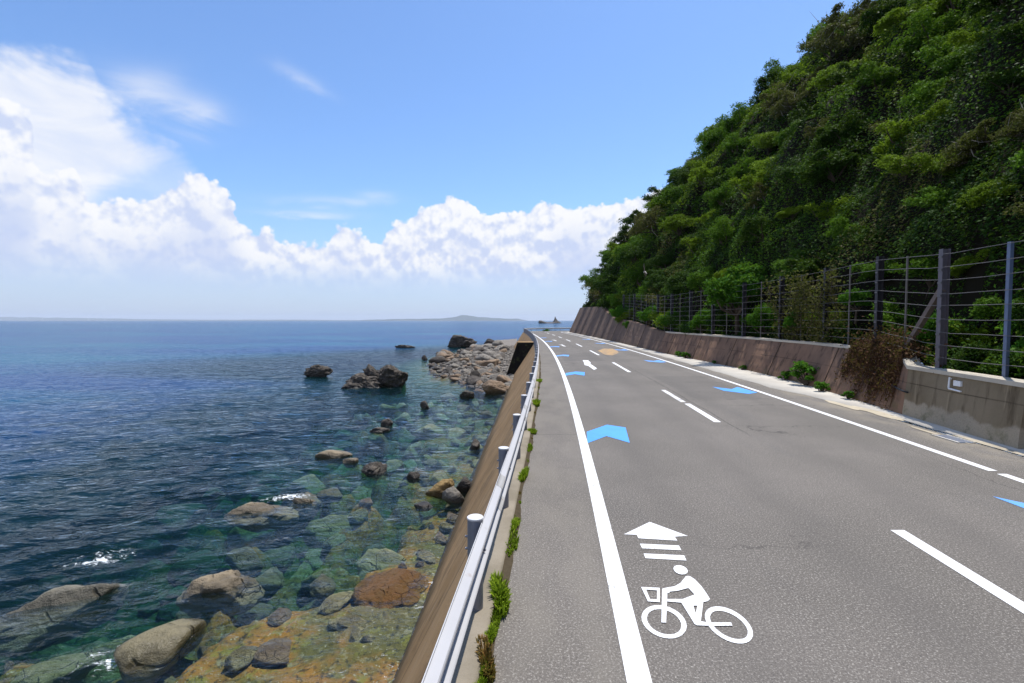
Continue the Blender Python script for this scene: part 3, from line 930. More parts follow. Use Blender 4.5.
# undergrowth covering the slope: nobody could count it
def undergrowth():
    n = 1000000
    Y = RNG.uniform(-14, Y_END - 0.4, n * 5); D = RNG.uniform(0, 1, n * 5) ** 1.5 * 88
    x0 = np.interp(Y, _TY, _TX)
    dist = np.sqrt((x0 + D) ** 2 + Y ** 2)
    keep = RNG.uniform(0, 1, n * 5) < np.clip((15 / dist) ** 1.45 + 0.03, 0, 1)
    Y, D = Y[keep][:n], D[keep][:n]
    cut = (D < 1.2) & (RNG.uniform(0, 1, len(D)) < 0.62)
    Y, D = Y[~cut], D[~cut]
    X, Z = hill_z(Y, D)
    e = 0.35
    Xa, Za = hill_z(Y, D + e); Xb, Zb = hill_z(Y + e, D)
    tx = np.stack([Xa - X, np.zeros_like(X), Za - Z], -1); ty = np.stack([Xb - X, np.full_like(X, e), Zb - Z], -1)
    Nn = np.cross(tx, ty); Nn /= np.linalg.norm(Nn, axis=1, keepdims=True) + 1e-9
    dist = np.sqrt(X ** 2 + Y ** 2 + Z ** 2)
    lump = np.clip(0.45 + 1.0 * fbm(np.stack([X, Y, Z], -1) / 1.5, 2, 31), 0.05, 1.6)
    C = np.stack([X, Y, Z], -1) + Nn * (RNG.uniform(0, 1, len(X)) ** 0.7 * 0.8 * lump + 0.05)[:, None]
    V, F = leaf_quads(C, Nn + np.array((0, 0, 0.8)), np.clip(dist * 0.0042, 0.095, 0.34), 3)
    kind = fbm(np.stack([X, Y, Z], -1) / 7.0, 3, 77)
    me = mesh_data('undergrowth', V, F, M['leaf_dark'])
    for k in ('leaf_mid', 'leaf_yellow', 'leaf_olive'): me.materials.append(M[k])
    idx = np.where(kind > 0.20, 2, np.where(kind > 0.0, 1, np.where(kind < -0.22, 3, 0)))
    rr = RNG.uniform(0, 1, len(idx)); idx = np.where(rr < 0.5, 0, idx)
    me.polygons.foreach_set('material_index', idx.astype(np.int32))
    tag(link('undergrowth', me), kind='stuff')
undergrowth()

def shrub_proto(name, mat, seed, lobes=12, per=330, leaf=0.20, R=1.6, flat=0.8, twig=None):
    """one shrub: a crown of leaf lobes over a short forked trunk, base at the origin"""
    rg = np.random.default_rng(seed)
    r = empty(name, (0, 0, 0))
    Cs, Ns, centres = [], [], []
    for k in range(lobes):
        d = rg.normal(size=3); d[2] = abs(d[2]) * 0.9; d /= np.linalg.norm(d)
        c = d * R * rg.uniform(0.25, 0.85) * np.array((1, 1, flat)) + np.array((0, 0, R * 0.62))
        rad = R * rg.uniform(0.14, 0.36)
        centres.append(c)
        q = rg.normal(size=(per, 3)); q /= np.linalg.norm(q, axis=1, keepdims=True)
        q[:, 2] = np.where(q[:, 2] < -0.35, -q[:, 2], q[:, 2])
        wob = 1 + 0.65 * fbm(q * 2.6 + seed + k * 5, 3, seed)
        shell = rg.uniform(0.5, 1.10, per) ** 0.8 * wob
        Cs.append(c + q * (rad * shell)[:, None] * np.array((1, 1, flat)))
        Ns.append(q + np.array((0, 0, 0.55)))
    C, Nn = np.concatenate(Cs), np.concatenate(Ns)
    V, F = leaf_quads(C, Nn * 0.8 + np.array((0, 0, 0.25)), leaf, seed + 1, 0.48, 1.0)
    link('crown', mesh_data('crown', V, F, mat), r)
    b = MB()
    b.tube([(0, 0, -0.7), (0.05, 0.02, 0.2), (0.0, 0.05, R * 0.5)], [0.10, 0.08, 0.05], 6)
    for c in centres[:9]:
        mid = (np.array((0, 0.03, R * .35)) + c) / 2 + rg.normal(size=3) * 0.1
        b.tube([(0.02, 0.03, R * 0.30), mid, c], [0.055, 0.035, 0.014], 5)
    if twig:
        b2, b = b, MB()
        for k in range(twig):
            c = centres[k % len(centres)]; e = c + rg.normal(size=3) * R * 0.26 + np.array((0, 0, R * .12))
            b.tube([c, (c + e) / 2 + rg.normal(size=3) * .08, e], [0.018, 0.012, 0.004], 4)
        link('twigs', mesh_data('twigs', np.array(b.V), b.F, M['deadwood']), r)
        b = b2
    link('trunk', mesh_data('trunk', np.array(b.V), b.F, M['bark']), r)
    return r

def copy_tree(o, parent=None):
    c = o.copy(); COL.objects.link(c)
    if parent is not None: c.parent = parent
    for ch in list(o.children): copy_tree(ch, c)
    return c

KINDS = [
    ('dark_shrub', M['leaf_dark'], 11, dict(lobes=20, per=400, leaf=0.125, flat=.9), 'dense dark green evergreen bush among the many on the steep hillside'),
    ('green_shrub', M['leaf_mid'], 23, dict(lobes=20, per=420, leaf=0.12, flat=0.85), 'rounded mid green bush among the many on the steep hillside'),
    ('yellow_green_shrub', M['leaf_yellow'], 37, dict(lobes=22, per=380, leaf=0.115, flat=0.8), 'sunny yellow green bush among the many on the steep hillside'),
    ('olive_shrub', M['leaf_olive'], 41, dict(lobes=20, per=330, leaf=0.11, twig=22, flat=.9), 'thin olive brown twiggy bush among the many on the steep hillside'),
    ('dark_shrub', M['leaf_dark'], 53, dict(lobes=24, per=360, leaf=0.13, flat=1.0), 'tall dark glossy evergreen bush among the many on the steep hillside'),
]
PROTO, USED = [], []
for nm, mt, sd, kw, lb in KINDS:
    p = shrub_proto(nm, mt, sd, **kw)
    tag(p, lb, 'shrub', 'bushes covering the steep hillside')
    PROTO.append(p); USED.append(False)
def put(kind, x, y, z, sc, label=None, group='x', tilt=None, squash=1.0):
    p = PROTO[kind]
    if USED[kind]: p = copy_tree(p)
    else: USED[kind] = True
    p.location = (x, y, z); p.scale = (sc, sc, sc * squash)
    p.rotation_euler = (tilt[0], tilt[1], random.uniform(0, 6.28)) if tilt else (0, 0, random.uniform(0, 6.28))
    if label: p['label'] = label
    if group != 'x':
        if group: p['group'] = group
        elif 'group' in p: del p['group']
    return p

def plant_hill():
    rg = np.random.default_rng(5)
    pts = []
    n = 60000
    Ya = rg.uniform(2, Y_END - 1.0, n); Da = 0.6 + 85 * rg.uniform(0, 1, n) ** 1.3
    Xa, Za = hill_z(Ya, Da)
    for X, Y, Zq, D in zip(Xa.tolist(), Ya.tolist(), Za.tolist(), Da.tolist()):
        if len(pts) >= 262: break
        if D < 6 and Y > 86: continue
        if X / Y > 1.22 or (Zq - EYE) / Y > 0.76: continue
        if D > 10 and (2.5 * (Y_END + 1.4 - Y) + 1) < 0.91 * D * 0.8: continue     # behind the spur's edge
        dist = math.sqrt(X * X + Y * Y + Zq * Zq)
        sep = 0.044 * dist + 0.30
        if any((X - a) ** 2 + (Y - b) ** 2 + (Zq - c) ** 2 < (sep + 0.02 * s) ** 2 for a, b, c, s in pts): continue
        pts.append((X, Y, Zq, dist))
    for X, Y, Z, dist in pts:
        f = float(fbm(np.array([[X / 9, Y / 9, Z / 9]]), 2, 77)[0])
        if f > 0.18: w = (0.1, 0.25, 0.55, 0.1, 0.0)
        elif f > -0.05: w = (0.3, 0.4, 0.12, 0.1, 0.08)
        elif f > -0.2: w = (0.4, 0.2, 0.05, 0.15, 0.2)
        else: w = (0.4, 0.1, 0.1, 0.3, 0.1)
        k = int(rg.choice(5, p=np.array(w) / sum(w)))
        sc = (0.030 * dist + 0.22) * rg.uniform(0.75, 1.3) / 1.6 * 1.15
        put(k, X, Y, Z - 0.5 * sc, sc, tilt=(rg.uniform(-.15, .15), -rg.uniform(0.1, 0.5)), squash=rg.uniform(0.65, 1.0))
plant_hill()

def bush(kind, x, y, z, sc, label, group=None, squash=1.0):
    return put(kind, x, y, z, sc, label, group, None, squash)
# named single bushes
Xr, Zr = hill_z(np.array([78.0]), np.array([26.0]))
_x, _z = hill_z(np.array([83.0]), np.array([31.0]))
bush(4, float(_x[0]), 83.0, float(_z[0]) - 0.3, 2.1, 'dark round tree standing up alone on the skyline of the hill', squash=1.1)

# bright bushes beside the fence: leaf masses with their own proto
pb = shrub_proto('bright_bush', M['leaf_bright'], 71, lobes=22, per=330, leaf=0.13, R=1.3, flat=1.0)
def bright(first, x, y, z, sc, label, sq=1.0):
    o = pb if first else copy_tree(pb)
    o.location = (x, y, z - .45 * sc); o.scale = (sc, sc * 1.15, sc * sq); o.rotation_euler = (0, 0, random.uniform(0, 6))
    tag(o, label, 'bush'); return o
q = at(25.2, walltop(25.2) + 0.75, 1.5); q = (q[0], q[1], 2.35); bright(True, *q, 1.25, 'large bright green bush reaching above the wire fence', 1.25)
q = at(52.5, walltop(52) + 0.1, 2.2); bright(False, *q, 0.85, 'bright green bush overhanging the tall wall near the bend', 1.15)
q = at(47.5, foot(47.5) + 0.75, 1.0); bright(False, *q, 0.42, 'small green bush growing out of the sloping wall face', 1.5)
q = at(15.7, walltop(15.7) + 0.6, 2.5); bright(False, *q, 0.40, 'green creeper hanging over the fence top wires', 1.0)
q = at(9.5, walltop(9.5) + 1.35, 1.1); bright(False, *q, 0.50, 'leafy green bush behind the fence above the grey wall', 1.5)
q = at(11.9, walltop(11.9) + 0.75, 1.2); bright(False, *q, 0.36, 'leafy bush behind the slanting fence brace', 1.7)
for s_, o_, sc_, lb_ in ((19.2, .55, .5, 'leafy bush pressed against the fence between two dark posts, nearer than the large bright bush'), (22.3, .6, .6, 'green bush growing through the fence wires just right of the large bright bush'),
                      (29.0, .5, .62, 'green bush leaning on the fence left of the large bright bush'), (34.6, .5, .6, 'bush spilling over the wall where its top begins to rise'), (40.0, .3, .7, 'leafy bush hanging over the rising part of the wall')):
    bright(False, *at(s_, walltop(s_) + o_, wallh(s_) + .1), sc_, lb_, 1.3)
q = at(101.5, -0.7, -0.3); bright(False, *q, 0.55, 'low green bush beside the guardrail at the far bend', 0.9)

# dead branch
def branch():
    x, z = hill_z(np.array([47.0]), np.array([1.6])); p = np.array((float(x[0]) - 0.6, 47.0, 6.3))
    b = MB(); b.tube([p, p + (-.5, -1.1, .25), p + (-.7, -2.3, .2), p + (-.9, -3.6, -.15)], [0.07, 0.06, 0.05, 0.02], 7)
    b.tube([p + (-.6, -1.7, .25), p + (-.8, -2.2, .7), p + (-.9, -2.6, .9)], [0.04, 0.03, 0.01], 6)
    tag(b.build('dead_branch', M['deadwood'], None, tuple(p), True), 'bleached dead branch sticking out of the dark foliage above the fence', 'branch')
branch()

# dry creeper hanging over the wall
def creeper():
    rg = np.random.default_rng(12)
    r = empty('dry_creeper', at(13, foot(13) + 0.4, 1.3))
    b = MB(); C = []
    for k in range(300):
        s = 11.75 + 2.9 * rg.uniform(0, 1) ** 0.9
        h, f, bt = wallh(s), foot(s), batter(s)
        z = h + rg.uniform(0.0, 0.35); pts = [at(s + rg.uniform(-.3, .3), f + bt * h + rg.uniform(0.1, .5), z)]
        pts.append(at(s, f + bt * h - 0.05, h + rg.uniform(0.02, .10)))
        L = h * rg.uniform(0.2, 1.0) * (1.0 if s < 13.6 else 0.7); n = 5
        ss_ = s
        for j in range(1, n + 1):
            ss_ += rg.normal() * 0.035
            zz = h - L * j / n
            pts.append(at(ss_, f + bt * max(zz, 0) - rg.uniform(0.02, 0.11), max(zz, 0.02)))
        b.tube(pts, [0.008, 0.007] + [0.006] * (n - 1) + [0.003], 4, False)
        for j in range(10):
            i = rg.integers(0, len(pts)); C.append(np.array(pts[i]) + rg.normal(size=3) * 0.06)
    b.build('vine_stems', M['leaf_dry'], r)
    for k in range(1900):
        s = rg.normal(12.9, 0.85); h, f, bt = wallh(max(s, 11.7)), foot(s), batter(max(s, 11.7))
        dz = rg.normal(0.18, 0.22)
        C.append(np.array(at(s, f + bt * h + rg.normal(0.18, 0.22), h + dz)))
    C = np.array(C)
    V, F = leaf_quads(C, np.tile(np.array((0., 0, .3)), (len(C), 1)), 0.085, 9, 0.45, 1.0)
    obj('dry_leaves', V, F, M['leaf_dry'], r)
    tag(r, 'dry reddish brown creeper hanging down over the low wall', 'creeper')
creeper()

# climbing vine on fence wires
def fence_vine():
    rg = np.random.default_rng(32)
    r = empty('climbing_vine', at(18.5, walltop(18.5) + 0.2, 1.4))
    b = MB(); C = []
    for k in range(16):
        s = rg.uniform(16.3, 21.0); p = np.array(at(s, walltop(s) + 0.25, 1.4)); pts = [p]
        for j in range(9):
            p = p + np.array((rg.normal() * .05, rg.normal() * .16, rg.uniform(.1, .38))); 
            if p[2] > 4.1: break
            pts.append(p)
        b.tube(pts, [0.012] * len(pts), 5)
        for q in pts:
            for _ in range(26): C.append(q + rg.normal(size=3) * np.array((.09, .22, .20)))
    b.build('stems', M['bark'], r)
    C = np.array(C); V, F = leaf_quads(C, np.tile(np.array((-.2, 0, .5)), (len(C), 1)), 0.10, 19, 0.7, .8)
    obj('leaves', V, F, M['leaf_olive'], r)
    tag(r, 'thin climbing vine woven through the fence wires above the reddish wall', 'vine')
fence_vine()

# small plants along the wall foot
pw = shrub_proto('weed_plant', M['leaf_bright'], 91, lobes=8, per=110, leaf=0.17, R=0.9, flat=0.9)
WP = [(29.5, 0.30, 'M', 'yellowish weed clump at the wall foot, farthest of the roadside plants'), (28.2, .33, 'B', 'green weed clump on the pale gutter beside the yellowish one'),
      (24.6, .17, 'M', 'tiny weed on the gutter between two bigger clumps'), (21.6, .20, 'M', 'small pale weed at the foot of the reddish wall'),
      (17.9, .30, 'B', 'low green weed left of the large leafy plant at the wall foot'), (16.35, .52, 'B', 'large leafy green plant growing at the wall foot'),
      (15.0, .28, 'B', 'green weed right of the large leafy plant at the wall foot'), (13.55, .22, 'M', 'small weed under the brown creeper')]
for i, (s, sc, k, lb) in enumerate(WP):
    o = pw if i == 0 else copy_tree(pw)
    o.location = at(s, foot(s) - 0.10 + (0.05 if sc > .4 else 0), -0.34 * sc); sc *= 1.4; o.scale = (sc, sc * 1.15, sc * (1.1 if sc > .6 else .85)); o.rotation_euler = (0, 0, i * 1.3)
    tag(o, lb, 'weed', 'weeds along the wall foot')

# grass tufts along the guardrail kerb
def tuft(name, mat, seed, n=70, h=0.2, spread=0.10):
    rg = np.random.default_rng(seed); V, F = [], []
    for k in range(n):
        a = rg.uniform(0, 6.28); d = spread * rg.uniform(0, 1) ** .6
        p = np.array((math.cos(a) * d * .5, math.sin(a) * d * 1.5, 0)); lean = np.array((math.cos(a), math.sin(a), 0)) * rg.uniform(.0, .6)
        L = h * rg.uniform(.5, 1.2); w = 0.0048 * rg.uniform(.7, 1.6); b_ = rg.uniform(0, 6.28); side = np.array((math.cos(b_), math.sin(b_), 0)) * w
        base = len(V); pr = p
        for j, u in enumerate((0, .4, .75, 1)):
            c = p + np.array((0, 0, 1)) * L * u * (1 - .35 * u) + lean * L * u * u * .8
            if j < 3: V += [c - side * (1 - .3 * u), c + side * (1 - .3 * u)]
            else: V.append(c)
        F += [(base, base + 1, base + 3, base + 2), (base + 2, base + 3, base + 5, base + 4), (base + 4, base + 5, base + 6)]
    o = link(name, mesh_data(name, V, F, mat)); return o
T = [tuft('grass_tuft', M['grass'], 3, 420, .085, .085), tuft('grass_tuft', M['grass'], 5, 330, .055, .11), tuft('grass_tuft', M['grass_dry'], 8, 330, .07, .09)]
TU = [False] * 3
spots = [(3.05, 2, -.935, 1.15, 'dry orange and yellow grass tuft by the guardrail, nearest the camera'), (3.30, 0, -.935, .7, 'small green tuft just behind the dry orange one'),
         (3.78, 0, -.935, 1.25, 'lush green grass tuft on the kerb below the second guardrail post'), (3.50, 1, -.935, .8, 'sparse green tuft in front of the lush kerb tuft'),
         (4.75, 1, -.935, 1.1, 'flat green tuft in the road edge seam'), (5.15, 0, -.935, .8, 'small upright tuft beyond the flat one'),
         (6.75, 0, -.935, 1.25, 'round green tuft on the kerb opposite the blue chevron'), (8.3, 1, -.935, .9, 'thin tuft in the kerb seam past the round one'),
         (9.5, 0, -.935, 1.5, 'tall green tuft by the fourth guardrail post'), (12.6, 0, -.935, 1.7, 'bright tuft on the kerb far along the guardrail'), (17.5, 0, -.935, 1.6, 'distant green tuft below the guardrail'),
         (2.75, 0, -.935, .9, 'green grass at the bottom edge of the photo by the rail')]
spots += [(2.6 + 0.62 * k_ + .3 * math.sin(k_ * 5.1), (1, 0, 2, 1)[k_ % 4], -.945 + .03 * math.sin(k_ * 2.7), .28 + .22 * abs(math.sin(k_ * 1.9)), 'tiny sprig of ' + ('dry' if k_ % 4 == 2 else 'green') + ' grass in the seam under the guardrail') for k_ in range(26)]
for s, k, off, sc, lb in spots:
    if TU[k]: o = T[k].copy(); COL.objects.link(o)
    else: o = T[k]; TU[k] = True
    o.location = at(s, off, 0.002); o.scale = (sc * random.uniform(.7, 1.3), sc * random.uniform(.7, 1.7), sc * random.uniform(.7, 1.35)); o.rotation_euler = (0, 0, random.uniform(-.3, .3))
    tag(o, lb, 'grass tuft', 'grass tufts along the guardrail')

# ------------------------------------------------------------------ sea bed and shore
def off_of(x, y):
    yy = np.clip(np.asarray(y, float), -10, S0)
    return XL(yy) - np.asarray(x, float)            # metres seaward of the left edge line
def bed_z(x, y, detail=True):
    x, y = np.asarray(x, float), np.asarray(y, float)
    o = off_of(x, y) - 2.9                          # metres from the wall foot
    wob = 1.1 * fbm(xyz(x / 5, y / 5), 2, 3)
    q = o + 0.45 * wob
    Ws = np.interp(y, [0, 9.3, 10.4, 12, 16, 20, 27, 34], [3.8, 3.7, 2.1, 1.9, 1.4, 2.2, 4.2, 5.0])
    e = q - Ws + 2.8 * fbm(xyz(x / 2.0, y / 2.0), 4, 43)
    inner = np.interp(y, [0, 12, 20, 34], [.0, .05, .35, .45])
    dep = np.interp(e, [-5, -2.5, 0, 0.8, 4, 9, 20, 60], [.12, .16, .34, 1.15, 1.75, 3.2, 6, 9.5])
    dep = dep + inner * (1 - sstep(-.2, 2.0, e))
    W = np.interp(y, [34, 38, 42, 47, 56, 66, 80, 92, 110, 130], [0.01, 2.0, 4.0, 6.6, 8.6, 9.6, 9.2, 8.0, 6.5, 5.0])
    rise = 0.42 * (1 - o / np.maximum(W, 0.02))
    beach = np.where(rise > 0, rise, rise * 3.0)
    tb = sstep(33.5, 40, y)
    beach = np.where(o > W, np.maximum(beach, -dep), beach)
    z = SEA + (-dep) * (1 - tb) + tb * np.maximum(beach, -dep * 1.0)
    z = z + sstep(0.3, 1.5, e) * (1 - tb) * (0.75 * np.maximum(fbm(xyz(x / 1.15, y / 1.15), 3, 47) + .12, 0) * 1.8)
    if detail:
        z = z + 0.16 * fbm(xyz(x / 0.9, y / 0.9), 4, 21) * sstep(-.5, 1.5, o) + 0.10 * np.abs(fbm(xyz(x / .35, y / .35), 2, 28))
    return z
oo = np.concatenate([np.arange(2.0, 16, 0.11), np.geomspace(16, 70, 40)])
yy = np.concatenate([np.arange(1, 42, 0.12), np.geomspace(42.1, 132, 130)])
OO, YB = np.meshgrid(oo, yy, indexing='xy')
XB = XL(np.clip(YB, -10, S0)) - OO
ZB = bed_z(XB, YB)

def mat_bed():
    m, nt, out = new_mat('sea bed'); S.nt = nt
    c = coord()
    a = noise(c, 0.55, 5, 0.6); b = noise(c, 2.3, 5, 0.65); f = noise(c, 8, 5, 0.75); p = voro(c, 5.0)
    base = mix(a.smooth(0.44, 0.58), (0.105, 0.085, 0.022), (0.27, 0.120, 0.018))
    base = mix(b.smooth(0.52, 0.66) * 0.8, base, (0.17, 0.155, 0.022))
    base = mix(noise(c, 4.5, 5, .7).smooth(0.56, 0.66) * 0.8, base, (0.22, 0.19, 0.11))
    base = mix(f.smooth(0.50, 0.66) * 0.9, base, (0.014, 0.014, 0.008))
    base = mix(noise(c, 13, 4, .7).smooth(0.60, 0.68) * 0.8, base, (0.40, 0.36, 0.27))
    sep = S.nt.nodes.new('ShaderNodeSeparateXYZ'); S.nt.links.new(c.k, sep.inputs[0])
    dry = S(sep.outputs[2]).smooth(SEA - 0.15, SEA + 0.12)
    base = mix(dry, base, mix(f.smooth(.35, .65), (0.10, 0.085, 0.07), (0.22, 0.19, 0.155)))
    n = bsdf(base, 0.8, bump(f + b * 1.5 + p, 0.8, 0.06), 0.3)
    nt.links.new(n.outputs[0], out.inputs[0]); return m
bed = obj('sea_bed', np.stack([XB, YB, ZB], -1).reshape(-1, 3), grid_faces(*XB.shape)[:, ::-1], mat_bed(), smooth=True)
tag(bed, kind='structure')

def rock_mesh(name, mat, seed, sub=4, planes=11, soft=0.06, rough=0.09, dims=(1, 1, 1), shear=0.0):
    rg = np.random.default_rng(seed)
    bm = bmesh.new(); bmesh.ops.create_icosphere(bm, subdivisions=sub, radius=1)
    V = np.array([v.co[:] for v in bm.verts]); F = np.array([[v.index for v in f.verts] for f in bm.faces]); bm.free()
    Nn = rg.normal(size=(planes, 3)); Nn /= np.linalg.norm(Nn, axis=1, keepdims=True)
    hh = rg.uniform(0.55, 1.0, planes)
    rr = np.full(len(V), 1.15)
    d = V @ Nn.T
    cand = np.where(d > 0.05, hh[None, :] / np.maximum(d, 0.05), 9)
    al = np.concatenate([rr[:, None], cand], 1)
    k = soft
    r = -k * np.log(np.exp(-np.minimum(al, 3) / k).sum(1))
    r = r * (1 + rough * fbm(V * 2.2 + seed, 4, seed) + 0.5 * rough * fbm(V * 7 + seed, 3, seed + 3))
    if rough > .2: r = r * (1.12 - 1.1 * rough * np.abs(fbm(V * 3.1 + seed * 3, 3, seed + 8)) - .5 * rough * np.abs(fbm(V * 9 + seed, 2, seed + 5)))
    P = V * r[:, None] * np.array(dims)
    P[:, 0] += shear * P[:, 2]
    return mesh_data(name, P, F, mat, smooth=rough < 0.07)

def rock(label, px0, px1, py0, py1, mat, seed, planes=11, rough=0.12, depth=0.8, bury=0.35, rot=0.0, cat='rock', soft=0.05, name='sea_rock', group=None, z=SEA, sub=5, low=0.10, hmax=9, awash=False):
    """a rock whose outline at the water line spans px0..px1 and whose top reaches py0"""
    x, y = ground((px0 + px1) / 2, py1, z)
    sc = y / FOC
    w = (px1 - px0) * sc / 2
    yc = y + w * depth * 0.6
    yt = ground(512, py0, z)[1]                       # where the sight line over the top meets the water
    h = min(max((EYE - z) * (1 - yc / yt) * (0.72 if yc < 34 else 1.0), low), hmax)
    half = (h * (1 + bury)) / 2
    if awash:
        half = max(0.55 * w, 2.2 * h)
        w = w * min(1 / math.sqrt(1 - ((half - h) / half) ** 2), 1.7)
    me = rock_mesh(name, mat, seed, sub, planes, soft, rough, (w, w * depth, half * 1.08))
    o = link(name, me, None, (x, yc, z + h - half))
    o.rotation_euler = (0, 0, rot)
    tag(o, label, cat, group)
    return o, (x, o.location.y, w, w * depth, z + h, rot, half)
EM = []
def er(*a, **k): EM.append(rock(*a, **k)[1])
er('large dark jagged rock standing in the sea, its tall right hump', 368, 408, 364, 387, M['rock_dark'], 3, 16, .30, .7, .3, soft=.025)
er('lower left shoulder of the large dark rock standing in the sea', 338, 378, 374, 388, M['rock_dark'], 14, 16, .30, .7, .5, soft=.025)
er('pale topped knob in the middle of the large sea rock', 360, 388, 366, 386.5, M['rock_dark'], 29, 12, .34, .7, .4, soft=.025)
er('small dark pointed rock alone in the sea left of the large one', 304, 329, 367, 377, M['rock_dark'], 5, 13, .30, .6, .4, soft=.02)
er('low flat dark reef barely above the water toward the horizon', 393, 412, 345, 348, M['rock_black'], 6, 12, .30, .5, .8, soft=.02)
er('blocky black rock at the seaward tip of the boulder beach', 443, 472, 338, 347.5, M['rock_black'], 7, 14, .30, .6, .3, soft=.02)
er('rounded black rock behind the boulder beach', 484, 495, 338, 344, M['rock_black'], 8, 10, .12, .7, .4)
er('tiny dark rock in the water beside the boulder beach', 436, 443, 351.5, 355, M['rock_black'], 9, 10, .12, .7, .5)
er('tiny dark rock in open water left of the beach edge', 421, 427, 356, 360, M['rock_black'], 10, 10, .12, .7, .5)
er('dark pointed rock in shallow water, above a flat slab', 420, 430, 399, 408, M['rock_black'], 12, 11, .15, .7, .5)
er('dark pointed rock of a pair rising from the shallows', 381, 394, 417, 426, M['rock_black'], 13, 11, .15, .7, .5)
er('flat dark slab beside the pointed rock in the shallows', 366, 390, 425, 432, M['rock_dark'], 15, 10, .12, .6, .8, rot=.4)
er('low brown dark rock pair awash in the shallows', 362, 388, 460, 474, M['rock_dark'], 16, 12, .15, .7, .6)
er('flat tan slab rock just breaking the surface', 314, 350, 449, 458, M['rock_tan'], 17, 9, .08, .5, 1.2, rot=.25)
er('small tan rock behind the flat tan slab', 343, 358, 455, 464, M['rock_tan'], 18, 10, .1, .7, .6)
er('small dark rock awash close to the sea wall', 407, 420, 470, 480, M['rock_dark'], 19, 11, .14, .7, .6)
er('yellow brown weedy rock behind the angular grey boulder', 424, 458, 476, 496, M['rock_ochre'], 20, 12, .14, .8, .5)
er('angular grey boulder with a dark shaded side by the sea wall', 440, 463, 483, 502, M['rock_pale'], 22, 7, .05, .8, .5, soft=.03)
er('dark angular rock against the foot of the sea wall', 456, 471, 474, 492, M['rock_black'], 23, 9, .10, .7, .4)
er('small brown rock cluster near the sea wall foot', 468, 482, 436, 448, M['rock_dark'], 25, 11, .14, .7, .5)
er('dark low rock in front of the angular grey boulder', 414, 432, 500, 508, M['rock_black'], 26, 10, .1, .6, .8)
er('long grey slab with a black undercut, washed by foam at left', 10, 98, 562, 604, M['rock_grey'], 61, 8, .13, .40, .9, rot=.75, soft=.06, hmax=.12, awash=True)
er('big smooth olive rock swept by waves at the bottom left', 106, 186, 600, 655, M['rock_olive'], 67, 8, .05, .72, .9, rot=.75, soft=.09, hmax=.17, awash=True)
er('pale brown angular rock breaking the water beyond the smooth one', 188, 246, 559, 590, M['rock_tan'], 63, 10, .16, .75, .9, rot=.5, soft=.035, hmax=.17, awash=True)
er('low brown rock left of the white foam streak', 234, 282, 491, 511, M['rock_tan'], 64, 9, .16, .6, 1.1, rot=.3, soft=.05, hmax=.12, awash=True)
er('little brown rock at the right end of the white foam streak', 292, 312, 489, 501, M['rock_tan'], 65, 10, .10, .6, .8, hmax=.12, awash=True)
er('weed covered orange ledge beside the sea wall in shallow water', 365, 410, 565, 590, M['rock_orange'], 66, 9, .14, 1.1, 1.6, rot=.5, soft=.06, hmax=.06, low=.03, awash=True)

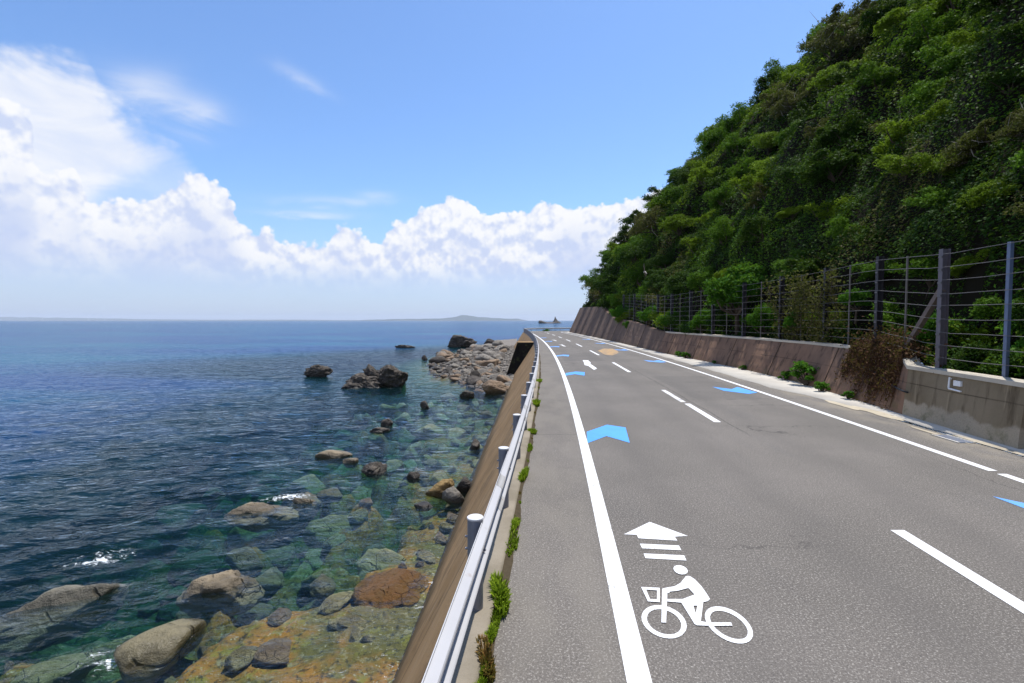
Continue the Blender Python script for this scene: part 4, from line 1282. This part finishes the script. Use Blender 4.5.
# boulder beach
def beach():
    rg = np.random.default_rng(44)
    protos = [rock_mesh('beach_boulder', M['rock_pale'] if k < 6 else (M['rock_brown'] if k < 8 else M['rock_black']), 100 + k, 3, 9 + k % 4, .035, .14, (1, rg.uniform(.7, 1), rg.uniform(.5, .75))) for k in range(10)]
    placed = []; n = 0; tries = 0
    while n < 285 and tries < 30000:
        tries += 1
        y = 37.5 + 62 * rg.uniform(0, 1) ** 1.5
        W = float(np.interp(y, [34, 38, 42, 47, 56, 66, 80, 92, 110], [0.01, 2.6, 4.6, 7.2, 9.2, 10.2, 9.6, 8.2, 6.5]))
        o = rg.uniform(0.1, 1.0) * W
        x = float(XL(min(y, S0)) - 2.9 - o - (0.9 if y > 44 else 0))
        r = float(np.clip(rg.lognormal(-1.05, .48), .18, 1.0)) * (1.0 + .004 * y)
        if any((x - a) ** 2 + (y - b) ** 2 < (0.80 * (r + c)) ** 2 for a, b, c in placed): continue
        placed.append((x, y, r))
        edge = o / W
        k = int(rg.integers(0, 6)) if rg.uniform() > (0.46 + .25 * (edge > .66)) else int(rg.integers(6, 10))
        ob = link('beach_boulder', protos[k], None, (x, y, float(bed_z(np.array([x]), np.array([y]), False)[0]) + r * .22))
        ob.scale = (r, r, r * rg.uniform(.7, 1.2)); ob.rotation_euler = (rg.uniform(-.3, .3), rg.uniform(-.3, .3), rg.uniform(0, 6.28))
        lb = 'pale grey rounded boulder among the many on the beach' if k < 6 else ('brownish boulder among the pale ones on the beach' if k < 8 else 'black wet boulder among the pale ones on the beach')
        tag(ob, lb, 'boulder', 'boulders on the beach')
        n += 1
    # a few large ones
    for lb, a, b_, c, d, mt, sd in (('wide flat tan boulder at the near end of the beach', 483, 506, 381, 390, 'rock_brown', 71), ('dark angular boulder on the seaward edge of the beach', 468, 482, 371, 381, 'rock_dark', 72),
                                   ('dark upright boulder at the top of the beach', 499, 509, 343, 352, 'rock_black', 73), ('dark slab lying in the water off the near beach end', 460, 474, 390, 397, 'rock_black', 74)):
        rock(lb, a, b_, c, d, M[mt], sd, 9, .14, .8, .6, hmax=.75, name='beach_boulder', z=SEA + .25 if sd < 74 else SEA)
    V, F = [], []
    ico = bmesh.new(); bmesh.ops.create_icosphere(ico, subdivisions=1, radius=1)
    iv = np.array([v.co[:] for v in ico.verts]); fi = [[v.index for v in f.verts] for f in ico.faces]; ico.free()
    Vs, Fs = [], []
    ya = 36.5 + 60 * rg.uniform(0, 1, 4200) ** 1.4
    Wa = np.interp(ya, [34, 38, 42, 47, 56, 66, 80, 92, 110], [0.01, 2.6, 4.6, 7.2, 9.2, 10.0, 9.4, 8.0, 6.5])
    xa = XL(np.minimum(ya, S0)) - 2.7 - rg.uniform(0, 1, 4200) * Wa
    za = bed_z(xa, ya)
    for k, (x, y, z) in enumerate(zip(xa, ya, za)):
        r = rg.uniform(.07, .24)
        Vs.append(iv * np.array((r * rg.uniform(.7, 1.3), r * rg.uniform(.7, 1.3), r * .6)) * rg.uniform(.85, 1.15, (len(iv), 1)) + np.array((x, y, z + .02)))
        Fs.append(np.array(fi) + 12 * k)
    tag(obj('cobbles', np.concatenate(Vs), np.concatenate(Fs), M['rock_pale']), kind='stuff')
beach()

# submerged boulders
SUB = []
def submerged():
    rg = np.random.default_rng(55)
    protos = [rock_mesh('submerged_boulder', M['rock_sub'] if k % 3 else M['rock_brown'], 200 + k, 4, 10, .04, .13, (1, rg.uniform(.6, 1), rg.uniform(.45, .7))) for k in range(7)]
    n = 0; tries = 0
    while n < 290 and tries < 40000:
        tries += 1
        y = 6.0 + 32 * rg.uniform(0, 1) ** 1.15
        o = 3.3 + (13 if y < 22 else 9) * rg.uniform(0, 1) ** 1.1
        x = float(XL(y) - o)
        if x / y < -1.06: continue
        zb = float(bed_z(np.array([x]), np.array([y]))[0]); dep = SEA - zb
        if dep > 3.4: continue
        r = float(np.clip(rg.lognormal(-.90, .45), .18, .85)) * (0.55 if dep < .6 else 1)
        top = max(min(zb + r * rg.uniform(.75, 1.15), SEA - .05), zb + .1)
        if top < zb + .05: continue
        if any((x - a) ** 2 + (y - b) ** 2 < (.7 * (r + c)) ** 2 for a, b, c, _, _, _ in SUB): continue
        k = int(rg.integers(0, 7))
        hz = max((top - zb) * .70, .14)
        SUB.append((x, y, r, r * .85, top, hz))
        ob = link('submerged_boulder', protos[k], None, (x, y, top - hz))
        ob.scale = (r, r, hz / .55); ob.rotation_euler = (0, 0, rg.uniform(0, 6.28))
        tag(ob, 'tan or olive boulder lying under the clear shallow water', 'boulder', 'boulders under the water'); n += 1
submerged()

# ------------------------------------------------------------------ the sea
def mat_water():
    m, nt, out = new_mat('sea water'); S.nt = nt
    c = coord()
    clar = S(attr('clarity').outputs['Fac']); foam = S(attr('foam').outputs['Fac'])
    w1 = noise(vscale(c, 0.55, 1.0, 1, (0, 0, 0.5)), 2.6, 3, 0.55, 0.3)
    w2 = noise(vscale(c, 0.45, 1.0, 1, (0, 0, 0.35)), 0.75, 3, 0.5, 0.2)
    w3 = noise(vscale(c, 0.4, 1.0, 1, (0, 0, 0.2)), 0.16, 3, 0.5)
    w0 = noise(vscale(c, 0.5, 1.0, 1, (0, 0, 0.6)), 7.0, 2, 0.5, 0.2)
    h = w0 * 0.045 + w1 * 0.22 + w2 * 0.46 + w3 * 0.9
    nb = bump(h, 0.56, 1.0)
    gl = S.nt.nodes.new('ShaderNodeBsdfGlossy'); gl.inputs['Roughness'].default_value = 0.06
    gl.inputs['Color'].default_value = (0.82, 0.90, 1, 1)
    nt.links.new(nb.k, gl.inputs['Normal'])
    fr = S.nt.nodes.new('ShaderNodeFresnel'); fr.inputs['IOR'].default_value = 1.333
    nt.links.new(nb.k, fr.inputs['Normal'])
    # water body: blue green light scattered back from depth
    patch = noise(vscale(c, 0.5, 1.0, 1), 0.035, 4, 0.55)
    deep = mix(patch.smooth(0.40, 0.62), (0.005, 0.038, 0.125), (0.008, 0.076, 0.138))
    body = mix(clar.smooth(0.02, 0.40), deep, (0.004, 0.026, 0.032))
    df = S.nt.nodes.new('ShaderNodeBsdfDiffuse'); nt.links.new(body.k, df.inputs['Color'])
    tr = S.nt.nodes.new('ShaderNodeBsdfTransparent')
    tint = mix(clar.smooth(0.15, 0.9), (0.92, 0.97, 0.96), (0.97, 0.98, 0.97)); nt.links.new(tint.k, tr.inputs['Color'])
    under = S.nt.nodes.new('ShaderNodeMixShader')
    nt.links.new(clar.k, under.inputs[0]); nt.links.new(df.outputs[0], under.inputs[1]); nt.links.new(tr.outputs[0], under.inputs[2])
    surf = S.nt.nodes.new('ShaderNodeMixShader')
    frc = S.m('MINIMUM', S(fr.outputs[0]) * 0.64, 0.58)      # facing wave slopes hide the most grazing ones
    nt.links.new(frc.k, surf.inputs[0]); nt.links.new(under.outputs[0], surf.inputs[1]); nt.links.new(gl.outputs[0], surf.inputs[2])
    fo = S.nt.nodes.new('ShaderNodeBsdfDiffuse'); fo.inputs['Color'].default_value = (0.80, 0.83, 0.86, 1)
    fm = (noise(vscale(c, .7, 1.2, 1, (0, 0, .5)), 7.5, 6, 0.72, 1.0) + foam * 0.23 - 0.62).smooth(0.05, 0.26) * foam.smooth(0.05, 0.3)
    fin = S.nt.nodes.new('ShaderNodeMixShader')
    nt.links.new(fm.k, fin.inputs[0]); nt.links.new(surf.outputs[0], fin.inputs[1]); nt.links.new(fo.outputs[0], fin.inputs[2])
    nt.links.new(fin.outputs[0], out.inputs[0])
    va = S.nt.nodes.new('ShaderNodeVolumeAbsorption'); va.inputs['Color'].default_value = (0.46, 0.80, 0.765, 1); va.inputs['Density'].default_value = 0.80
    nt.links.new(va.outputs[0], out.inputs['Volume'])
    return m

def sea():
    ang = np.radians(np.concatenate([np.linspace(-120, -52, 24)[:-1], np.linspace(-52, 6, 600)[:-1], np.linspace(6, 60, 24)]))
    rad = np.concatenate([np.geomspace(2.0, 150, 520)[:-1], np.geomspace(150, 30000, 70)])
    R, A = np.meshgrid(rad, ang, indexing='ij')
    X, Y = R * np.sin(A), R * np.cos(A)
    x, y, r = X.ravel(), Y.ravel(), R.ravel()
    amp = np.exp(-r / 70.0) * (0.35 + 0.65 * sstep(3, 9, off_of(x, y)))
    c1, s1 = math.cos(0.5), math.sin(0.5)
    u, v = x * c1 + y * s1, -x * s1 + y * c1
    wv = 0.09 * fbm(xyz(u / 3.0, v / 1.15), 2, 61) + 0.065 * fbm(xyz(u / 1.0, v / 0.40), 2, 63)
    z = SEA + amp * wv * 1.15
    zb = bed_z(x, y, False)
    dep = np.maximum(SEA - zb, 0.0)
    dep = dep + 8 * sstep(60, 150, r)
    clar = np.interp(dep, [0, .5, 1.5, 2.5, 4, 7, 10], [.97, .94, .86, .66, .30, .06, 0.0])
    fm = np.zeros_like(x)
    def blob(px, py, rx, ry, k, rot=0.0):
        nonlocal fm
        bx, by = ground(px, py, SEA); ca, sa = math.cos(rot), math.sin(rot)
        dx, dy = x - bx, y - by; p, q = dx * ca + dy * sa, -dx * sa + dy * ca
        fm = np.maximum(fm, k * np.exp(-(p / rx) ** 2 - (q / ry) ** 2))
    blob(98, 560, .75, .30, 1.0, .5); blob(110, 553, .8, .25, .7, .5); blob(290, 497, 0.85, .22, 1.25, .3); blob(270, 499, .5, .15, .9, .2)
    blob(116, 662, .55, .26, 1.0, .4); blob(108, 650, .6, .2, .7, .6); blob(148, 642, .22, .10, .9, .2); blob(124, 620, .1, .5, .5, -.2); blob(185, 603, .5, .12, .6)
    blob(400, 672, .15, .5, .6); blob(375, 655, .5, .5, .38); blob(350, 670, .6, .4, .38); blob(330, 640, .4, .2, .3); blob(425, 630, .10, .5, .45); blob(400, 600, .3, .3, .35)
    blob(405, 545, .5, .25, .55); blob(505, 398, .3, 1.2, .5); blob(378, 388, 2.6, .5, .5); blob(350, 389.5, 1.0, .4, .6); blob(440, 357, 1.2, .6, .5); blob(318, 378, 1.0, .3, .4)
    for bx, by, rx, ry, top, rot, hf in EM:
        near_ = (np.abs(x - bx) < 2 * rx + .5) & (np.abs(y - by) < 2 * rx + .5)
        dx, dy = x[near_] - bx, y[near_] - by
        p_, q_ = dx * math.cos(rot) + dy * math.sin(rot), -dx * math.sin(rot) + dy * math.cos(rot)
        dd = np.sqrt((p_ / rx) ** 2 + (q_ / ry) ** 2)
        hb = min(max(1 - (hf - (top - SEA)) ** 2 / hf ** 2, .2), 1.0) ** .5
        fm[near_] = np.maximum(fm[near_], 0.50 * np.exp(-((dd - hb) * rx / .10) ** 2) * (0.5 + fbm(xyz(p_ / .5, q_ / .5), 2, 71)))
    fm = np.maximum(fm, 0.42 * np.exp(-((off_of(x, y) - 3.0) / .22) ** 2) * (y < 36) * (.6 + fbm(xyz(x / .6, y / .6), 2, 72)))
    edge = np.exp(-((zb - SEA) / 0.12) ** 2) * ((y > 36) & (r < 140)); fm = np.maximum(fm, 0.45 * edge)
    me = mesh_data('sea', np.stack([x, y, z], -1), grid_faces(*R.shape), mat_water(), smooth=True)
    me.attributes.new('clarity', 'FLOAT', 'POINT').data.foreach_set('value', clar.astype(np.float32))
    me.attributes.new('foam', 'FLOAT', 'POINT').data.foreach_set('value', fm.astype(np.float32))
    tag(link('sea', me), kind='structure')
sea()

# ------------------------------------------------------------------ far things
def ridge(name, dist, px0, px1, prof, thick, mat, seed):
    xs = np.linspace(px0, px1, 90)
    hs = np.interp(xs, [p for p, _ in prof], [h for _, h in prof])
    hs = np.maximum(hs * dist / FOC * (1 + .18 * fbm(xyz(xs / 6.0, seed), 3, seed)), 0)
    V = []
    for xx, h in zip(xs, hs):
        X = (xx - 512) / FOC * dist
        for t, f in ((-1, 0), (-.5, .62), (-.12, .95), (0, 1), (.4, .7), (1, 0)):
            V.append((X, dist + t * thick, SEA - 2 + h * f + (2 if f else 0)))
    o = obj(name, V, grid_faces(90, 6)[:, ::-1], mat, origin=((px0 + px1) / 2 * 0, dist, SEA)); tag(o, kind='structure'); return o
ridge('island', 17000, 352, 528, [(352, 0), (370, 1.0), (400, 1.6), (440, 2.2), (452, 3.2), (461, 5.4), (468, 5.2), (478, 3.4), (500, 2.4), (518, 1.8), (528, 0)], 900, M['island'], 4)
ridge('distant_coast', 19500, -420, 356, [(-420, 2), (-100, 1.4), (0, 1.0), (60, .8), (150, .6), (250, 1.0), (300, 1.0), (356, .5)], 900, M['island'], 5)
ridge('distant_mountains', 21000, -500, 300, [(-500, 4), (-100, 4.5), (20, 3.5), (90, 2.6), (150, 1.4), (220, .8), (300, .3)], 900, M['island'], 6)

def stack(label, px0, px1, py0, dist, seed, sharp):
    x = ((px0 + px1) / 2 - 512) / FOC * dist; w = (px1 - px0) / 2 / FOC * dist; h = (320.5 - py0) / FOC * dist + 5.3
    me = rock_mesh('sea_stack', M['rock_black'], seed, 3, 9, .05, .2, (w, w * .8, h))
    if sharp:
        for v in me.vertices:
            k = max(0, v.co.z / h); f = (1 - .80 * min(1, k * 1.25) ** .6); v.co.x *= f; v.co.y *= f
    o = link('sea_stack', me, None, (x, dist, SEA)); tag(o, label, 'sea stack')
stack('low dark islet far out beyond the road bend', 537.5, 546, 320.2, 900, 81, False)
stack('pointed dark sea stack far out beyond the road bend', 549.5, 561, 316.3, 960, 83, True)
stack('flat dark reef joining the two islets beyond the bend', 541, 557, 322.2, 930, 84, False)

def turbines():
    r0 = empty('wind_turbine', (0, 0, 0))
    b = MB(); b.tube([(0, 0, 0), (0, 0, 110)], [3.2, 1.8], 10); b.build('tower', M['white_metal'], r0)
    b = MB(); b.box((0, 1, 111.5), (2, 5, 2)); b.build('nacelle', M['white_metal'], r0)
    for k in range(3):
        a = k * 2.094 + .4; d = np.array((math.sin(a), 0, math.cos(a))); h = np.array((0, -5, 111.5))
        b = MB(); b.tube([h, h + d * 12, h + d * 30, h + d * 56], [1.2, 2.2, 1.6, .4], 6); b.build('blade', M['white_metal'], r0)
    for i, (px, sc, lb) in enumerate(((28, 1.0, 'faint wind turbine on the hazy horizon, leftmost'), (43, .95, 'faint wind turbine on the hazy horizon, second from the left'),
                                      (89, 1.0, 'faint wind turbine on the hazy horizon, left of the close group of three'), (97, .95, 'faint wind turbine, middle of the close group of three on the horizon'),
                                      (105, 1.0, 'faint wind turbine on the hazy horizon, rightmost'))):
        o = r0 if i == 0 else copy_tree(r0)
        o.location = ((px - 512) / FOC * 18000, 18000, SEA); o.scale = (sc * 1.7,) * 3; o.rotation_euler = (0, 0, i * .4)
        tag(o, lb, 'wind turbine', 'wind turbines on the horizon')
turbines()

# air: pale haze over the whole scene
def haze():
    b = MB(); b.box((0, 11000, 150), (34000, 23000, 164)); o = b.build('haze', None)
    m, nt, out = new_mat('haze')
    v = nt.nodes.new('ShaderNodeVolumePrincipled'); v.inputs['Density'].default_value = HAZE
    v.inputs['Color'].default_value = (0.78, 0.87, 1.0, 1); v.inputs['Anisotropy'].default_value = 0.05
    nt.links.new(v.outputs[0], out.inputs['Volume']); o.data.materials.append(m)
    tag(o, kind='stuff')
HAZE = 0.5e-4
if HAZE: haze()

# ------------------------------------------------------------------ sky, clouds, sun
SUN_EL, SUN_AZ = math.radians(69), math.radians(40)      # azimuth from +Y towards +X
def sky():
    w = bpy.data.worlds.new('World'); SC.world = w; w.use_nodes = True
    nt = w.node_tree
    for n in list(nt.nodes): nt.nodes.remove(n)
    S.nt = nt
    out = nt.nodes.new('ShaderNodeOutputWorld')
    sk = nt.nodes.new('ShaderNodeTexSky'); sk.sky_type = 'NISHITA'; sk.sun_disc = False
    sk.sun_elevation = SUN_EL; sk.sun_rotation = SUN_AZ
    sk.air_density = 1.0; sk.dust_density = 0.6; sk.ozone_density = 2.5; sk.altitude = 0
    bg = nt.nodes.new('ShaderNodeBackground'); bg.inputs['Strength'].default_value = SKY
    tint = nt.nodes.new('ShaderNodeMix'); tint.data_type = 'RGBA'; tint.blend_type = 'MULTIPLY'; tint.inputs[0].default_value = 1
    nt.links.new(sk.outputs[0], tint.inputs[6]); tint.inputs[7].default_value = (0.78, 0.95, 1.15, 1)
    nt.links.new(tint.outputs[2], bg.inputs['Color'])
    D = coord('Generated')
    sep = nt.nodes.new('ShaderNodeSeparateXYZ'); nt.links.new(D.k, sep.inputs[0])
    x, y, z = (S(sep.outputs[i]) for i in range(3))
    az = S.m('ARCTAN2', x, y); el = S.m('ARCSINE', z)
    def ae(px, py):
        dx, dy = (px - 512) / FOC, (341.5 - py) / FOC
        v = Vector((dx, math.cos(PITCH) + dy * math.sin(PITCH), -math.sin(PITCH) + dy * math.cos(PITCH))).normalized()
        return math.atan2(v.x, v.y), math.asin(v.z)
    A0, A1, E1 = -1.6, 1.6, 0.6
    def curve(t_az, pts):
        n = nt.nodes.new('ShaderNodeFloatCurve')
        nt.links.new(((t_az - A0) * (1 / (A1 - A0))).k, n.inputs['Value'])
        c = n.mapping.curves[0]
        P = sorted(((a - A0) / (A1 - A0), e / E1) for a, e in pts)
        c.points[0].location = (0, P[0][1]); c.points[1].location = (1, P[-1][1])
        for p in P: c.points.new(*p)
        for p in c.points: p.handle_type = 'AUTO_CLAMPED'
        n.mapping.update()
        return S(n.outputs[0]) * E1
    def shift(dz, dx):
        n = nt.nodes.new('ShaderNodeVectorMath'); n.operation = 'ADD'; nt.links.new(D.k, n.inputs[0]); n.inputs[1].default_value = (dx, 0, dz); return S(n.outputs[0])
    def field(v):
        a = noise(v, 9, 7, 0.56, 0.25)
        b = voro(v, 24, 'SMOOTH_F1', 0.6); c = voro(v, 58); d = voro(v, 130)
        return a * 1.15 + (1 - b) * 0.36 + (1 - c) * 0.20 + (1 - d) * .085 - .065
    f0 = field(D); f1 = field(shift(0.016, 0.006))
    warp = noise(D, 11, 4) - 0.5
    azw = az + warp * 0.035
    top = curve(azw, [(-1.6, .2), (-1.2, .3)] + [ae(*p) for p in ((-150, 130), (-60, 110), (0, 90), (20, 94), (32, 122), (48, 153), (70, 149), (82, 162), (88, 195), (100, 186), (150, 179), (180, 173), (193, 166), (215, 174),
               (230, 186), (240, 208), (262, 226), (300, 236), (325, 235), (340, 219), (355, 226), (362, 231), (400, 208), (440, 200), (455, 190), (474, 199), (480, 212), (495, 211), (520, 203), (560, 197), (600, 195), (640, 190), (740, 185), (900, 215))] + [(1.2, .2), (1.6, .2)])
    m0 = top - el + (f0 - 0.96) * 0.085
    mask = m0.smooth(-0.001, 0.008)
    lit = ((f0 - f1) * 3.2 + 0.58).smooth(0.0, 1.0)
    lit = lit * 0.85 + 0.15
    inner = m0.smooth(0.02, 0.16)
    lo = noise(D, 5.5, 3)
    shade = S.m('MULTIPLY', lit, 1 - inner * lo.smooth(0.38, 0.60) * 0.85)
    ccol = mix(shade, (0.40, 0.47, 0.66), (0.70, 0.705, 0.72))
    basef = el.smooth(0.035, 0.12)
    ccol = mix(basef, (0.39, 0.45, 0.61), ccol)
    mask = mask * (basef * 0.62 + 0.38)
    # soft high anvil and wisps
    streak = noise(vscale(D, 1.0, 1.0, 2.6, (0, 0.55, 0)), 6.5, 6, 0.6, 0.6)
    top2 = curve(az + warp * 0.05, [(-1.6, .5), (-1.1, .52)] + [ae(*p) for p in ((-160, 20), (0, 40), (40, 42), (70, 54), (90, 64), (100, 84), (140, 124), (178, 147), (215, 200), (260, 260), (330, 320))] + [(0.2, 0.0), (1.6, 0.0)])
    m2 = (top2 - el + (streak - 0.5) * 0.075 + (f0 - 0.96) * .045)
    anv = m2.smooth(-0.008, 0.042) * (0.84 + streak * 0.26)
    bot = curve(az + warp * 0.06, [(-1.6, 0.0), (-1.0, 0.0)] + [ae(*p) for p in ((0, 300), (40, 250), (80, 205), (105, 190), (135, 176), (160, 160), (178, 145), (215, 140))] + [(0.2, .5), (1.6, .5)])
    anv = anv * ((el - bot + (streak - .5) * .05).smooth(-0.02, 0.03) * 0.62 + 0.38) * (el.smooth(0.03, 0.20) * 0.85 + 0.15)
    def wisp(px, py, rx, ry, ang, k):
        a, e = ae(px, py); ca, sa = math.cos(ang), math.sin(ang)
        dx, dy = az - a + (warp * .05), el - e + (streak - .5) * .05
        p = (dx * ca + dy * sa) * (1 / rx); q = (dy * ca - dx * sa) * (1 / ry)
        g = S.m('POWER', 2.718, (p * p + q * q) * -1.0)
        return g * streak.smooth(0.30, 0.72) * k
    ws = wisp(204, 119, .035, .024, 0, .75) + wisp(168, 98, .075, .028, -.2, .40) + wisp(300, 78, .05, .012, -.35, .35) + wisp(340, 200, .09, .008, 0.05, .5) + wisp(310, 213, .07, .008, .05, .5) + wisp(375, 193, .03, .007, 0, .35) + wisp(130, 85, .06, .02, .5, .35)
    soft = S.m('MINIMUM', anv * 0.95 + ws, 0.93)
    veil = (1 - el.smooth(0.0, 0.26)) * 0.45
    def bgc(col, st=1.0):
        n = nt.nodes.new('ShaderNodeBackground')
        if isinstance(col, S): nt.links.new(col.k, n.inputs['Color'])
        else: n.inputs['Color'].default_value = (*col, 1)
        n.inputs['Strength'].default_value = st; return n
    def ms(f, a, b):
        n = nt.nodes.new('ShaderNodeMixShader'); nt.links.new(f.k, n.inputs[0]); nt.links.new(a.outputs[0], n.inputs[1]); nt.links.new(b.outputs[0], n.inputs[2]); return n
    s1 = ms(veil, bg, bgc((0.35, 0.405, 0.565)))
    s2 = ms(soft, s1, bgc(mix(streak.smooth(.3, .7), (0.56, 0.60, 0.70), (0.70, 0.705, 0.72))))
    s3 = ms(mask, s2, bgc(ccol))
    nt.links.new(s3.outputs[0], out.inputs[0])
SKY = 0.12
sky()
sd = Vector((math.cos(SUN_EL) * math.sin(SUN_AZ), math.cos(SUN_EL) * math.cos(SUN_AZ), math.sin(SUN_EL)))
L = bpy.data.lights.new('sun', 'SUN'); L.energy = 4.4; L.angle = math.radians(0.55); L.color = (1.0, 0.965, 0.91)
lo = bpy.data.objects.new('sun', L); COL.objects.link(lo); lo.location = sd * 200
lo.rotation_euler = (-sd).to_track_quat('-Z', 'Y').to_euler()

cam = bpy.data.cameras.new('camera'); cam.sensor_width = 36; cam.lens = 36 * FOC / 1024; cam.clip_end = 60000; cam.clip_start = 0.05
co = bpy.data.objects.new('camera', cam); COL.objects.link(co); co.location = (0, 0, EYE)
co.rotation_euler = (math.pi / 2 - PITCH, 0, 0)
SC.camera = co
SC.view_settings.view_transform = 'Standard'
SC.view_settings.look = 'None'
SC.view_settings.exposure = 0.5
SC.view_settings.gamma = 1.0
SC.cycles.max_bounces = 8
SC.cycles.transparent_max_bounces = 8
SC.cycles.diffuse_bounces = 3
SC.cycles.glossy_bounces = 3
SC.cycles.transmission_bounces = 3
SC.cycles.volume_bounces = 0
SC.cycles.use_denoising = True
SC.cycles.sample_clamp_direct = 1.9
SC.cycles.sample_clamp_indirect = 1.5
